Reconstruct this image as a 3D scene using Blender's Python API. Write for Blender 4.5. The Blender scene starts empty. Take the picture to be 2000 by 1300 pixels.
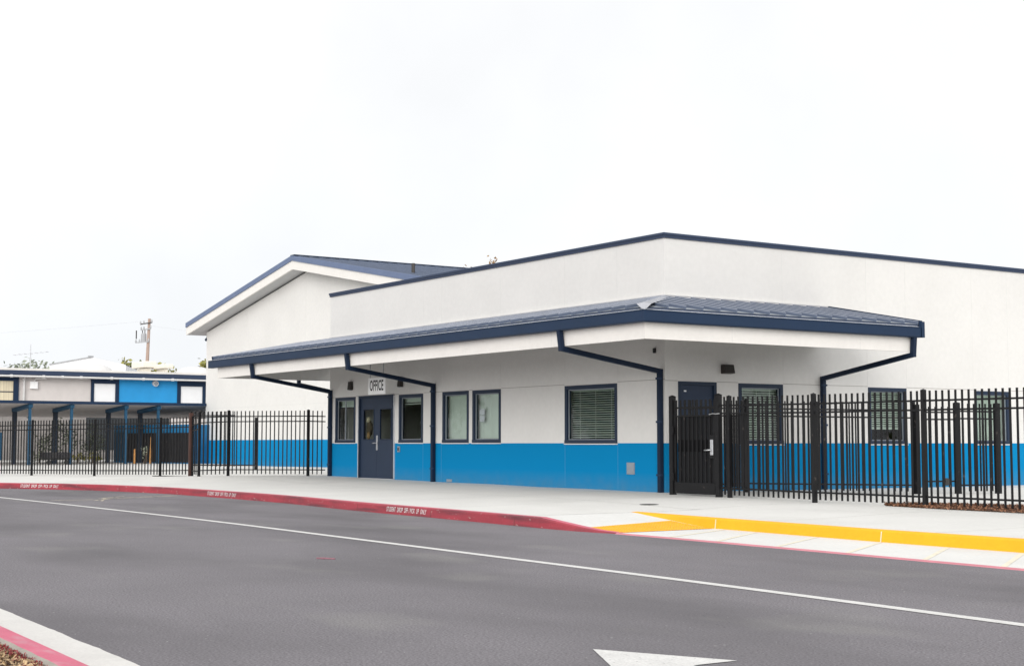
import bpy, math, random
from mathutils import Vector, Matrix, noise as mnoise
R = math.radians
sc = bpy.context.scene
COL = sc.collection

# ------------------------------------------------------------------ camera
cam_data = bpy.data.cameras.new("camera")
cam = bpy.data.objects.new("camera", cam_data)
COL.objects.link(cam)
cam.location = (22.979, -19.101, 1.2)
fwd = Vector((-0.830426, 0.557129, 0.0)).normalized()
pit = R(4.251)
d = Vector((fwd.x * math.cos(pit), fwd.y * math.cos(pit), math.sin(pit)))
cam.rotation_euler = d.to_track_quat('-Z', 'Y').to_euler()
cam_data.sensor_width = 36.0
cam_data.lens = 36.0 * 2906.0 / 2000.0
cam_data.clip_start = 0.1
cam_data.clip_end = 3000.0
sc.camera = cam

# ------------------------------------------------------------------ sky and sun (bright overcast)
w = bpy.data.worlds.new("World")
sc.world = w
w.use_nodes = True
nt = w.node_tree
for n in list(nt.nodes): nt.nodes.remove(n)
SUN_EL, SUN_ROT = 18.0, 135.0
out = nt.nodes.new('ShaderNodeOutputWorld')
bg = nt.nodes.new('ShaderNodeBackground'); bg.inputs[1].default_value = 0.1
sky = nt.nodes.new('ShaderNodeTexSky'); sky.sky_type = 'NISHITA'; sky.sun_disc = False
sky.sun_elevation = R(SUN_EL); sky.sun_rotation = R(SUN_ROT)
tc = nt.nodes.new('ShaderNodeTexCoord')
sep = nt.nodes.new('ShaderNodeSeparateXYZ')
ramp = nt.nodes.new('ShaderNodeValToRGB')
e = ramp.color_ramp.elements
e[0].position = 0.0; e[0].color = (0.905, 0.93, 0.975, 1)
e[1].position = 1.0; e[1].color = (1.0, 1.0, 1.0, 1)
m1 = e.new(0.22); m1.color = (0.985, 0.99, 1.0, 1)
noi = nt.nodes.new('ShaderNodeTexNoise'); noi.inputs['Scale'].default_value = 2.6
noi.inputs['Detail'].default_value = 5; noi.inputs['Roughness'].default_value = 0.55
nr = nt.nodes.new('ShaderNodeMapRange'); nr.inputs[1].default_value = 0.3; nr.inputs[2].default_value = 0.75
nr.inputs[3].default_value = 0.90; nr.inputs[4].default_value = 1.08
bright = nt.nodes.new('ShaderNodeMapRange')      # overcast sky, brighter on the sun's side
bright.inputs[1].default_value = -1.0; bright.inputs[2].default_value = 1.0
bright.inputs[3].default_value = 9.5; bright.inputs[4].default_value = 13.8
mul = nt.nodes.new('ShaderNodeMath'); mul.operation = 'MULTIPLY'
vm = nt.nodes.new('ShaderNodeVectorMath'); vm.operation = 'SCALE'
mix = nt.nodes.new('ShaderNodeMix'); mix.data_type = 'RGBA'; mix.inputs[0].default_value = 0.94
dotn = nt.nodes.new('ShaderNodeVectorMath'); dotn.operation = 'DOT_PRODUCT'   # cloud cover is thinner towards the sun
dotn.inputs[1].default_value = (0.69, -0.69, 0.22)
L = nt.links.new
L(tc.outputs['Generated'], dotn.inputs[0]); L(tc.outputs['Generated'], sep.inputs[0]); L(sep.outputs[2], ramp.inputs[0]); L(dotn.outputs['Value'], bright.inputs[0])
L(tc.outputs['Generated'], noi.inputs['Vector']); L(noi.outputs[0], nr.inputs[0])
L(nr.outputs[0], mul.inputs[0]); L(bright.outputs[0], mul.inputs[1])
L(ramp.outputs[0], vm.inputs[0]); L(mul.outputs[0], vm.inputs['Scale'])
L(sky.outputs[0], mix.inputs[6]); L(vm.outputs[0], mix.inputs[7])
L(mix.outputs[2], bg.inputs[0]); L(bg.outputs[0], out.inputs[0])

sun_d = bpy.data.lights.new("sun", 'SUN'); sun_d.energy = 1.5; sun_d.angle = R(35); sun_d.color = (1.0, 0.97, 0.93)
sun = bpy.data.objects.new("sun", sun_d); COL.objects.link(sun)
sdir = Vector((math.sin(R(SUN_ROT)) * math.cos(R(SUN_EL)), math.cos(R(SUN_ROT)) * math.cos(R(SUN_EL)), math.sin(R(SUN_EL))))
sun.rotation_euler = sdir.to_track_quat('Z', 'Y').to_euler()
sun.location = (10, -20, 40)
sc.view_settings.view_transform = 'Standard'
sc.view_settings.look = 'None'
sc.view_settings.exposure = 0.18
sc.view_settings.gamma = 1.0

# ------------------------------------------------------------------ materials
def new_mat(name):
    m = bpy.data.materials.new(name); m.use_nodes = True
    return m, m.node_tree, m.node_tree.nodes['Principled BSDF']

def surf(name, col, rough=0.7, metal=0.0, scale=3.0, var=0.06, fine=60.0, finevar=0.0, bump=0.0, bumpscale=120.0, spec=0.5, stretch=None):
    """painted / mineral surface: base colour with broad mottling, fine grain and a little bump"""
    m, nt, b = new_mat(name)
    L = nt.links.new
    b.inputs['Roughness'].default_value = rough
    b.inputs['Metallic'].default_value = metal
    b.inputs['Specular IOR Level'].default_value = spec
    g = nt.nodes.new('ShaderNodeNewGeometry')
    vec = g.outputs['Position']
    if stretch:
        mp = nt.nodes.new('ShaderNodeMapping'); mp.inputs['Scale'].default_value = stretch
        L(vec, mp.inputs[0]); vec = mp.outputs[0]
    n1 = nt.nodes.new('ShaderNodeTexNoise'); n1.inputs['Scale'].default_value = scale; n1.inputs['Detail'].default_value = 6
    n1.inputs['Roughness'].default_value = 0.6
    L(vec, n1.inputs['Vector'])
    r1 = nt.nodes.new('ShaderNodeMapRange'); r1.inputs[1].default_value = 0.3; r1.inputs[2].default_value = 0.7
    r1.inputs[3].default_value = 1 - var; r1.inputs[4].default_value = 1 + var
    L(n1.outputs[0], r1.inputs[0]); val = r1.outputs[0]
    if finevar:
        n2 = nt.nodes.new('ShaderNodeTexNoise'); n2.inputs['Scale'].default_value = fine; n2.inputs['Detail'].default_value = 3
        L(g.outputs['Position'], n2.inputs['Vector'])
        r2 = nt.nodes.new('ShaderNodeMapRange'); r2.inputs[1].default_value = 0.3; r2.inputs[2].default_value = 0.7
        r2.inputs[3].default_value = 1 - finevar; r2.inputs[4].default_value = 1 + finevar
        L(n2.outputs[0], r2.inputs[0])
        mm = nt.nodes.new('ShaderNodeMath'); mm.operation = 'MULTIPLY'; L(val, mm.inputs[0]); L(r2.outputs[0], mm.inputs[1]); val = mm.outputs[0]
    rgb = nt.nodes.new('ShaderNodeRGB'); rgb.outputs[0].default_value = (*col, 1)
    vmn = nt.nodes.new('ShaderNodeVectorMath'); vmn.operation = 'SCALE'
    L(rgb.outputs[0], vmn.inputs[0]); L(val, vmn.inputs['Scale']); L(vmn.outputs[0], b.inputs['Base Color'])
    if bump:
        n3 = nt.nodes.new('ShaderNodeTexNoise'); n3.inputs['Scale'].default_value = bumpscale; n3.inputs['Detail'].default_value = 4
        L(g.outputs['Position'], n3.inputs['Vector'])
        bp = nt.nodes.new('ShaderNodeBump'); bp.inputs['Strength'].default_value = bump; bp.inputs['Distance'].default_value = 0.01
        L(n3.outputs[0], bp.inputs['Height']); L(bp.outputs[0], b.inputs['Normal'])
    return m

def overlay(m, col, fac_nodes):
    """mix a second colour over the material's base colour; fac_nodes(nt, position) returns a factor socket"""
    nt = m.node_tree; b = nt.nodes['Principled BSDF']; L = nt.links.new
    src = b.inputs['Base Color'].links[0].from_socket
    g = nt.nodes.new('ShaderNodeNewGeometry')
    f = fac_nodes(nt, g.outputs['Position'])
    mx = nt.nodes.new('ShaderNodeMix'); mx.data_type = 'RGBA'
    mx.inputs[7].default_value = (*col, 1)
    L(f, mx.inputs[0]); L(src, mx.inputs[6]); L(mx.outputs[2], b.inputs['Base Color'])

def nfac(scale, lo, hi, top=1.0, stretch=(1, 1, 1), detail=5, rot=0.0):
    def f(nt, pos):
        L = nt.links.new
        mp = nt.nodes.new('ShaderNodeMapping'); mp.inputs['Scale'].default_value = stretch
        mp.inputs['Rotation'].default_value = (0, 0, rot)
        L(pos, mp.inputs[0])
        n = nt.nodes.new('ShaderNodeTexNoise'); n.inputs['Scale'].default_value = scale; n.inputs['Detail'].default_value = detail
        L(mp.outputs[0], n.inputs['Vector'])
        r = nt.nodes.new('ShaderNodeMapRange'); r.inputs[1].default_value = lo; r.inputs[2].default_value = hi; r.inputs[4].default_value = top
        L(n.outputs[0], r.inputs[0]); return r.outputs[0]
    return f

M = {}
def stucco(name, z):
    m = surf(name, (0.705, 0.692, 0.668), 0.92, scale=0.7, var=0.03, fine=9, finevar=0.02, bump=0.25, bumpscale=90, spec=0.12)
    def band(nt, pos):
        L = nt.links.new
        s = nt.nodes.new('ShaderNodeSeparateXYZ'); L(pos, s.inputs[0])
        c = nt.nodes.new('ShaderNodeMath'); c.operation = 'LESS_THAN'; c.inputs[1].default_value = z
        L(s.outputs[2], c.inputs[0]); return c.outputs[0]
    def grime(nt, pos):
        L = nt.links.new
        s = nt.nodes.new('ShaderNodeSeparateXYZ'); L(pos, s.inputs[0])
        r = nt.nodes.new('ShaderNodeMapRange'); r.inputs[1].default_value = 0.62; r.inputs[2].default_value = 0.25; r.inputs[4].default_value = 0.6
        L(s.outputs[2], r.inputs[0])
        n = nt.nodes.new('ShaderNodeTexNoise'); n.inputs['Scale'].default_value = 4; n.inputs['Detail'].default_value = 8; L(pos, n.inputs['Vector'])
        c = nt.nodes.new('ShaderNodeMath'); c.operation = 'MULTIPLY'; L(r.outputs[0], c.inputs[0]); L(n.outputs[0], c.inputs[1]); return c.outputs[0]
    overlay(m, (0.001, 0.215, 0.47), band)
    overlay(m, (0.13, 0.22, 0.27), grime)
    return m
M['office_wall'] = stucco('office_stucco', 1.212)
M['gym_wall'] = stucco('gym_stucco', 1.351)
M['stucco'] = surf('fascia_stucco', (0.76, 0.735, 0.70), 0.9, scale=0.8, var=0.03, fine=10, finevar=0.02, bump=0.25, bumpscale=90, spec=0.25)
M['soffit'] = surf('soffit_board', (0.10, 0.10, 0.10), 0.9, var=0.03, scale=1)  # darkened to cut the bounce light under the canopy
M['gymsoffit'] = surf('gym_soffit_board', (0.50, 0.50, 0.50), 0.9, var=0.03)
M['jointred'] = surf('kerb_joint_dark', (0.16, 0.06, 0.06), 0.9)
M['navyglare'] = surf('navy_glare_tint', (0.13, 0.17, 0.275), 0.6, var=0.06, spec=0.25)  # navy paled to put overexposure glare into the gym rake trim
M['navycoping'] = surf('navy_coping', (0.035, 0.052, 0.095), 0.55, var=0.06, spec=0.25)  # navy lightened for glare on the coping and classroom fascia
M['seamglint'] = surf('seam_top_highlight', (0.42, 0.45, 0.52), 0.4, var=0.1)  # paler strip colour, a highlight painted along the seam tops
M['navyshaded'] = surf('navy_shaded', (0.008, 0.018, 0.042), 0.55, var=0.08, spec=0.2)  # navy darkened to put shade into the downspouts
M['lowergrey'] = surf('lower_wall_grey', (0.27, 0.25, 0.24), 0.9, scale=1.5, var=0.15)
M['gymroof'] = surf('gym_roof_metal', (0.26, 0.30, 0.38), 0.4, var=0.05, spec=0.4)  # roof metal paled, overexposure put into its colour
M['palegrey'] = surf('pale_galvanised', (0.62, 0.63, 0.65), 0.6)
M['joint'] = surf('joint_line', (0.66, 0.65, 0.63), 0.9)
M['jointdark'] = surf('joint_line_dark', (0.36, 0.34, 0.32), 0.9)  # darker colour for the horizontal joint lines
M['jointblue'] = surf('joint_blue', (0.06, 0.27, 0.5), 0.9)
M['navy'] = surf('navy_paint', (0.010, 0.027, 0.064), 0.5, scale=1.2, var=0.08, spec=0.25)
M['navyframe'] = surf('navy_frame', (0.014, 0.027, 0.055), 0.45, scale=2, var=0.06, spec=0.3)
M['door'] = surf('door_navy', (0.020, 0.034, 0.066), 0.45, spec=0.3, scale=1.5, var=0.07)
M['roofmetal'] = surf('roof_metal', (0.03, 0.045, 0.085), 0.30, metal=0.0, spec=0.5, scale=1.2, var=0.08)
M['seam'] = surf('seam_metal', (0.105, 0.13, 0.185), 0.45, spec=0.4, var=0.08)
M['hipcap'] = surf('hip_cap_metal', (0.33, 0.34, 0.37), 0.45, metal=0.3, var=0.06, scale=4)
M['guard'] = surf('gutter_guard_metal', (0.82, 0.83, 0.85), 0.45, metal=0.2, scale=9, var=0.3)
M['black'] = surf('black_powder_coat', (0.007, 0.007, 0.008), 0.5, scale=7, var=0.2, spec=0.25)
overlay(M['black'], (0.11, 0.09, 0.08), nfac(9, 0.66, 0.74, 0.5))
M['rubber'] = surf('dark_plastic', (0.02, 0.02, 0.02), 0.6)
M['lampbrown'] = surf('lamp_bronze', (0.030, 0.025, 0.022), 0.5)
M['steel'] = surf('brushed_steel', (0.62, 0.63, 0.65), 0.32, metal=0.7, var=0.05)
M['greybox'] = surf('grey_plate', (0.28, 0.31, 0.35), 0.5, metal=0.2, var=0.08)
M['white'] = surf('white_paint', (0.90, 0.90, 0.90), 0.6, var=0.03)
M['flatwhite'] = surf('flat_white', (0.88, 0.89, 0.90), 0.5, var=0.02)  # plain white for the classroom panes and the far wall
M['ink'] = surf('black_ink', (0.012, 0.012, 0.012), 0.6)
M['silver'] = surf('threshold_metal', (0.62, 0.63, 0.65), 0.4, metal=0.4, var=0.1)
M['blind'] = surf('blind_slat', (0.80, 0.86, 0.80), 0.55, var=0.03, scale=2)
M['paper'] = surf('paper', (0.62, 0.62, 0.68), 0.8, var=0.15, scale=20)
M['inside'] = surf('dim_room', (0.035, 0.04, 0.045), 0.8, var=0.2, scale=0.8)
M['roomitem'] = surf('room_furniture', (0.16, 0.14, 0.12), 0.6, var=0.2)
M['conduit'] = surf('conduit_white', (0.66, 0.65, 0.64), 0.5, var=0.05)
M['classwall'] = surf('class_plaster', (0.64, 0.60, 0.58), 0.9, var=0.04, bump=0.2)
M['classblue'] = surf('class_blue', (0.02, 0.30, 0.66), 0.8, var=0.05, scale=2)
M['postblue'] = surf('walkway_blue', (0.005, 0.062, 0.13), 0.6, var=0.06)
M['deepblue'] = surf('deep_blue', (0.007, 0.14, 0.31), 0.6, var=0.1)
M['postshade'] = surf('post_shaded', (0.008, 0.018, 0.035), 0.6)  # post colour darkened, shade put into the inner walkway posts
M['curtain'] = surf('curtain', (0.70, 0.62, 0.45), 0.9, scale=9, var=0.18, stretch=(0.1, 1.6, 0.05))
M['membrane'] = surf('roof_membrane', (0.72, 0.70, 0.67), 0.8, scale=1.0, var=0.08)
M['hvac'] = surf('hvac_paint', (0.74, 0.70, 0.62), 0.6, var=0.06)
M['underside'] = surf('walkway_deck', (0.50, 0.46, 0.45), 0.9, var=0.05)
M['darkmetal'] = surf('container_metal', (0.020, 0.019, 0.021), 0.6, var=0.2, scale=3)
M['wood'] = surf('stake_wood', (0.50, 0.24, 0.07), 0.8, scale=12, var=0.2)
M['polewood'] = surf('pole_wood', (0.46, 0.34, 0.28), 0.9, scale=3, var=0.15, stretch=(4, 4, 0.5))
M['transf'] = surf('transformer_grey', (0.42, 0.43, 0.44), 0.5)
M['bark'] = surf('tree_bark', (0.10, 0.075, 0.05), 0.9, var=0.25, scale=8)
M['cardboard'] = surf('cardboard', (0.33, 0.2, 0.09), 0.8, var=0.15)
M['rust'] = surf('rusty_brown_paint', (0.06, 0.025, 0.018), 0.7, var=0.25, scale=6)

def leafmat(name, a, b2, scale=1.5):
    m, nt, b = new_mat(name); L = nt.links.new
    g = nt.nodes.new('ShaderNodeNewGeometry')
    n = nt.nodes.new('ShaderNodeTexNoise'); n.inputs['Scale'].default_value = scale; n.inputs['Detail'].default_value = 5
    L(g.outputs['Position'], n.inputs['Vector'])
    c = nt.nodes.new('ShaderNodeValToRGB'); c.color_ramp.elements[0].position = 0.35; c.color_ramp.elements[1].position = 0.65
    c.color_ramp.elements[0].color = (*a, 1); c.color_ramp.elements[1].color = (*b2, 1)
    L(n.outputs[0], c.inputs[0]); L(c.outputs[0], b.inputs['Base Color']); b.inputs['Roughness'].default_value = 0.7
    return m
M['leafg'] = leafmat('foliage_green', (0.035, 0.06, 0.02), (0.13, 0.17, 0.05))
M['leafy'] = leafmat('foliage_yellow_green', (0.16, 0.17, 0.04), (0.42, 0.38, 0.10))
M['leafo'] = leafmat('foliage_orange', (0.30, 0.19, 0.08), (0.62, 0.36, 0.14))
M['leafgrey'] = leafmat('foliage_grey_green', (0.16, 0.19, 0.13), (0.38, 0.41, 0.32))
M['chip'] = leafmat('bark_chips', (0.09, 0.04, 0.022), (0.36, 0.17, 0.09), 30)
M['chipsoil'] = surf('mulch_soil', (0.10, 0.05, 0.03), 0.95, scale=25, var=0.5, bump=0.8, bumpscale=60)
M['chip2'] = leafmat('wood_chips_tan', (0.16, 0.09, 0.045), (0.62, 0.44, 0.24), 25)
M['chipred'] = leafmat('red_leaf_crumbs', (0.10, 0.012, 0.014), (0.34, 0.05, 0.055), 40)

# asphalt
M['asphalt'] = surf('asphalt', (0.172, 0.161, 0.172), 0.9, scale=0.35, var=0.10, fine=62, finevar=0.42, bump=0.3, bumpscale=160, spec=0.35)
overlay(M['asphalt'], (0.098, 0.092, 0.098), nfac(0.35, 0.45, 0.70, 0.8, (0.5, 1.2, 1), 9, R(-5)))
overlay(M['asphalt'], (0.26, 0.255, 0.235), nfac(0.55, 0.58, 0.78, 0.45, (0.8, 1.4, 1), 12, R(40)))
overlay(M['asphalt'], (0.05, 0.05, 0.052), nfac(34, 0.66, 0.70, 0.7, (1, 1, 1), 2))
overlay(M['asphalt'], (0.42, 0.41, 0.40), nfac(28, 0.725, 0.74, 0.8, (1, 1, 1), 2))

def concrete(name, col, spot=0.25):
    m = surf(name, col, 0.85, scale=0.5, var=0.05, fine=18, finevar=0.035, bump=0.15, bumpscale=120, spec=0.3)
    overlay(m, (0.42, 0.41, 0.37), nfac(0.35, 0.52, 0.74, spot, (0.45, 1.4, 1), 7))
    return m
M['concrete'] = concrete('sidewalk_concrete', (0.65, 0.64, 0.61))
M['bayconcrete'] = concrete('bay_concrete', (0.67, 0.665, 0.64), 0.12)
M['lippink'] = surf('faded_red_lip', (0.55, 0.20, 0.24), 0.7, var=0.12)
M['gutterconc'] = surf('gutter_concrete', (0.63, 0.615, 0.585), 0.85, scale=2.5, var=0.05, fine=60, finevar=0.06, bump=0.3, bumpscale=90)
M['kerbside'] = surf('kerb_concrete', (0.32, 0.29, 0.25), 0.9, scale=4, var=0.12, fine=40, finevar=0.1, bump=0.3)
M['scorejoint'] = surf('score_joint', (0.40, 0.39, 0.36), 0.9, var=0.1)
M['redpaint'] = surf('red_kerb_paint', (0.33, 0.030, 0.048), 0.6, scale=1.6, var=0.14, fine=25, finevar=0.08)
overlay(M['redpaint'], (0.11, 0.025, 0.035), nfac(1.7, 0.47, 0.66, 0.85, (0.35, 1, 5), 7))
overlay(M['redpaint'], (0.52, 0.42, 0.38), nfac(14, 0.66, 0.72, 0.7, (0.6, 1, 2), 3))
M['pinkpaint'] = surf('pink_kerb_paint', (0.52, 0.105, 0.17), 0.7, scale=3, var=0.10, fine=60, finevar=0.06)
overlay(M['pinkpaint'], (0.50, 0.30, 0.33), nfac(5, 0.5, 0.75, 0.6, (1, 3, 1), 7))
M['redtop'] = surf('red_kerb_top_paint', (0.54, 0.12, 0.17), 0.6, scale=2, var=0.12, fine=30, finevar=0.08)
M['yellow'] = surf('yellow_kerb_paint', (0.88, 0.405, 0.003), 0.7, scale=1.5, var=0.05, fine=20, finevar=0.03)
M['yellow2'] = surf('yellow_dome_tile', (0.86, 0.40, 0.006), 0.6, scale=3, var=0.06)
M['paleyellow'] = surf('worn_yellow_line', (0.72, 0.67, 0.54), 0.8, scale=3, var=0.08)
M['linewhite'] = surf('road_line_white', (0.62, 0.61, 0.59), 0.8, scale=4, var=0.08, fine=60, finevar=0.12)
overlay(M['linewhite'], (0.22, 0.22, 0.22), nfac(30, 0.64, 0.70, 0.8, (1, 1, 1), 4))
M['letterwhite'] = surf('stencil_white', (0.86, 0.85, 0.84), 0.7)
M['wornmark'] = surf('worn_marking', (0.60, 0.53, 0.42), 0.9, scale=4, var=0.2)
overlay(M['wornmark'], (0.15, 0.148, 0.153), nfac(6, 0.52, 0.62, 0.9, (1, 1, 1), 6))
M['pinkchalk'] = surf('pink_chalk', (0.25, 0.12, 0.145), 0.9, scale=6, var=0.2)
M['yard'] = concrete('yard_concrete', (0.56, 0.54, 0.52), 0.3)
M['iron'] = surf('iron_cover', (0.12, 0.12, 0.115), 0.6, metal=0.3, var=0.2, scale=10)

def glassmat(name, tint, refl=1.0):
    m = bpy.data.materials.new(name); m.use_nodes = True
    nt = m.node_tree; L = nt.links.new
    for n in list(nt.nodes): nt.nodes.remove(n)
    o = nt.nodes.new('ShaderNodeOutputMaterial')
    t = nt.nodes.new('ShaderNodeBsdfTransparent'); t.inputs[0].default_value = (*tint, 1)
    g = nt.nodes.new('ShaderNodeBsdfGlossy'); g.inputs['Roughness'].default_value = 0.015
    n = nt.nodes.new('ShaderNodeTexNoise'); n.inputs['Scale'].default_value = 1.3
    geo = nt.nodes.new('ShaderNodeNewGeometry'); L(geo.outputs['Position'], n.inputs['Vector'])
    bp = nt.nodes.new('ShaderNodeBump'); bp.inputs['Strength'].default_value = 0.02; bp.inputs['Distance'].default_value = 0.05
    L(n.outputs[0], bp.inputs['Height']); L(bp.outputs[0], g.inputs['Normal'])
    f = nt.nodes.new('ShaderNodeFresnel'); f.inputs[0].default_value = 1.45
    mm = nt.nodes.new('ShaderNodeMath'); mm.operation = 'MULTIPLY'; mm.inputs[1].default_value = refl
    x = nt.nodes.new('ShaderNodeMixShader')
    L(f.outputs[0], mm.inputs[0]); L(mm.outputs[0], x.inputs[0]); L(t.outputs[0], x.inputs[1]); L(g.outputs[0], x.inputs[2]); L(x.outputs[0], o.inputs[0])
    return m
M['glass'] = glassmat('window_glass', (0.90, 0.96, 0.925), 0.9)

def meshscreen():
    m, nt, b = new_mat('perforated_screen'); L = nt.links.new
    b.inputs['Base Color'].default_value = (0.012, 0.012, 0.013, 1); b.inputs['Roughness'].default_value = 0.5
    g = nt.nodes.new('ShaderNodeNewGeometry'); s = nt.nodes.new('ShaderNodeSeparateXYZ'); L(g.outputs['Position'], s.inputs[0])
    def wav(sock, f):
        a = nt.nodes.new('ShaderNodeMath'); a.operation = 'MULTIPLY'; a.inputs[1].default_value = f; L(sock, a.inputs[0])
        c = nt.nodes.new('ShaderNodeMath'); c.operation = 'SINE'; L(a.outputs[0], c.inputs[0]); return c.outputs[0]
    add = nt.nodes.new('ShaderNodeMath'); add.operation = 'ADD'
    L(wav(s.outputs[0], 2 * math.pi / 0.016), add.inputs[0]); L(wav(s.outputs[2], 2 * math.pi / 0.022), add.inputs[1])
    c = nt.nodes.new('ShaderNodeMath'); c.operation = 'LESS_THAN'; c.inputs[1].default_value = 0.85; L(add.outputs[0], c.inputs[0])
    L(c.outputs[0], b.inputs['Alpha'])
    return m
M['screen'] = meshscreen()

# ------------------------------------------------------------------ builders
def wloc(o):
    v = Vector((0, 0, 0))
    while o: v += o.location; o = o.parent
    return v
def tag(o, label=None, cat=None, group=None, kind=None):
    if label: o['label'] = label
    if cat: o['category'] = cat
    if group: o['group'] = group
    if kind: o['kind'] = kind
    return o
def thing(name, loc, label, cat, group=None):
    o = bpy.data.objects.new(name, None); o.location = loc; o.empty_display_size = 0.3
    COL.objects.link(o); return tag(o, label, cat, group)

class MB:
    def __init__(s): s.v = []; s.f = []; s.mi = []
    def add(s, vs, fs, mi=0):
        k = len(s.v); s.v += [tuple(a) for a in vs]; s.f += [tuple(i + k for i in f) for f in fs]; s.mi += [mi] * len(fs); return s
    def box(s, x0, x1, y0, y1, z0, z1, mi=0):
        v = [(x, y, z) for z in (z0, z1) for y in (y0, y1) for x in (x0, x1)]
        return s.add(v, [(0, 2, 3, 1), (4, 5, 7, 6), (0, 1, 5, 4), (2, 6, 7, 3), (0, 4, 6, 2), (1, 3, 7, 5)], mi)
    def quad(s, a, b, c, d, mi=0): return s.add([a, b, c, d], [(0, 1, 2, 3)], mi)
    def bar(s, a, b, w, h=None, mi=0, up=(0, 0, 1)):
        """rectangular bar from a to b, w wide (sideways) and h high"""
        h = h or w; a = Vector(a); b = Vector(b); t = (b - a).normalized(); u = Vector(up)
        if abs(t.dot(u)) > 0.98: u = Vector((0, 1, 0)) if abs(t.y) < 0.9 else Vector((1, 0, 0))
        sd = t.cross(u).normalized(); u = sd.cross(t).normalized()
        v = []
        for p in (a, b):
            for i, j in ((-1, -1), (1, -1), (1, 1), (-1, 1)): v.append(p + sd * (i * w / 2) + u * (j * h / 2))
        return s.add(v, [(3, 2, 1, 0), (4, 5, 6, 7), (0, 1, 5, 4), (1, 2, 6, 5), (2, 3, 7, 6), (3, 0, 4, 7)], mi)
    def tube(s, pts, rad, n=8, mi=0):
        pts = [Vector(p) for p in pts]; rings = []
        for i, p in enumerate(pts):
            t = (pts[min(i + 1, len(pts) - 1)] - pts[max(i - 1, 0)]).normalized()
            u = Vector((0, 0, 1)) if abs(t.z) < 0.95 else Vector((1, 0, 0))
            a = t.cross(u).normalized(); b = t.cross(a).normalized()
            r = rad[i] if isinstance(rad, (list, tuple)) else rad
            rings.append([p + a * (r * math.cos(2 * math.pi * k / n)) + b * (r * math.sin(2 * math.pi * k / n)) for k in range(n)])
        v = [q for r in rings for q in r]; f = []
        for i in range(len(pts) - 1):
            for k in range(n): f.append((i * n + k, i * n + (k + 1) % n, (i + 1) * n + (k + 1) % n, (i + 1) * n + k))
        f.append(tuple(range(n))[::-1]); f.append(tuple((len(pts) - 1) * n + k for k in range(n)))
        return s.add(v, f, mi)
    def prism(s, poly, z0, z1, mi=0):
        n = len(poly); v = [(x, y, z0) for x, y in poly] + [(x, y, z1) for x, y in poly]
        return s.add(v, [tuple(range(n))[::-1], tuple(range(n, 2 * n))] + [(i, (i + 1) % n, n + (i + 1) % n, n + i) for i in range(n)], mi)
    def build(s, name, mats, parent=None, smooth=False, bevel=0.0):
        me = bpy.data.meshes.new(name)
        off = wloc(parent) if parent else Vector((0, 0, 0))
        me.from_pydata([tuple(Vector(v) - off) for v in s.v], [], s.f)
        for m in (mats if isinstance(mats, (list, tuple)) else [mats]): me.materials.append(M[m])
        for p, i in zip(me.polygons, s.mi): p.material_index = i; p.use_smooth = smooth
        me.update()
        o = bpy.data.objects.new(name, me); COL.objects.link(o)
        if parent: o.parent = parent
        if bevel:
            b = o.modifiers.new('bevel', 'BEVEL'); b.width = bevel; b.segments = 2; b.limit_method = 'ANGLE'; b.angle_limit = R(40)
        return o

def text_mesh(name, body, size, mat, parent, origin, xdir, zdir, sx=1.0, thick=0.0, offset=0.0, bold=0.0, align='CENTER', shear=0.0):
    cu = bpy.data.curves.new(name + '_font', 'FONT'); cu.body = body; cu.size = size; cu.extrude = thick; cu.offset = bold
    cu.space_character = 1.12 if len(body) > 10 else 1.05; cu.align_x = align; cu.align_y = 'CENTER'; cu.resolution_u = 3; cu.shear = shear
    tmp = bpy.data.objects.new('tmp_text', cu); COL.objects.link(tmp)
    dg = bpy.context.evaluated_depsgraph_get(); me = bpy.data.meshes.new_from_object(tmp.evaluated_get(dg))
    COL.objects.unlink(tmp); bpy.data.objects.remove(tmp)
    X = Vector(xdir).normalized(); Z = Vector(zdir).normalized(); N = X.cross(Z)
    off = Vector(origin) - (wloc(parent) if parent else Vector((0, 0, 0)))
    for v in me.vertices: c = v.co.copy(); v.co = off + X * (c.x * sx) + Z * c.y + N * (c.z + offset)
    me.materials.clear(); me.materials.append(M[mat])
    o = bpy.data.objects.new(name, me); COL.objects.link(o)
    if parent: o.parent = parent
    return o

# ------------------------------------------------------------------ ground heights
KERB = [(-60, -52), (-46, -36), (-34, -22), (-24, -12.4), (-18.1, -8.2), (-15.3, -6.68), (-12.8, -6.15), (-10.6, -5.95), (-5.4, -6.0), (-0.85, -6.44), (2.3, -6.62), (5.4, -6.86)]
def catmull(P, n=8):
    out = []
    for i in range(len(P) - 1):
        p0 = P[max(i - 1, 0)]; p1 = P[i]; p2 = P[i + 1]; p3 = P[min(i + 2, len(P) - 1)]
        for k in range(n):
            t = k / n
            out.append(tuple(0.5 * ((2 * b) + (c - a) * t + (2 * a - 5 * b + 4 * c - dd) * t * t + (-a + 3 * b - 3 * c + dd) * t ** 3) for a, b, c, dd in zip(p0, p1, p2, p3)))
    out.append(P[-1]); return out
KC = catmull(KERB)
def kerb_y(x):
    if x >= KC[-1][0]: return KC[-1][1]
    for a, b in zip(KC, KC[1:]):
        if a[0] <= x <= b[0]: return a[1] + (b[1] - a[1]) * (x - a[0]) / (b[0] - a[0])
    return KC[0][1]
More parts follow.
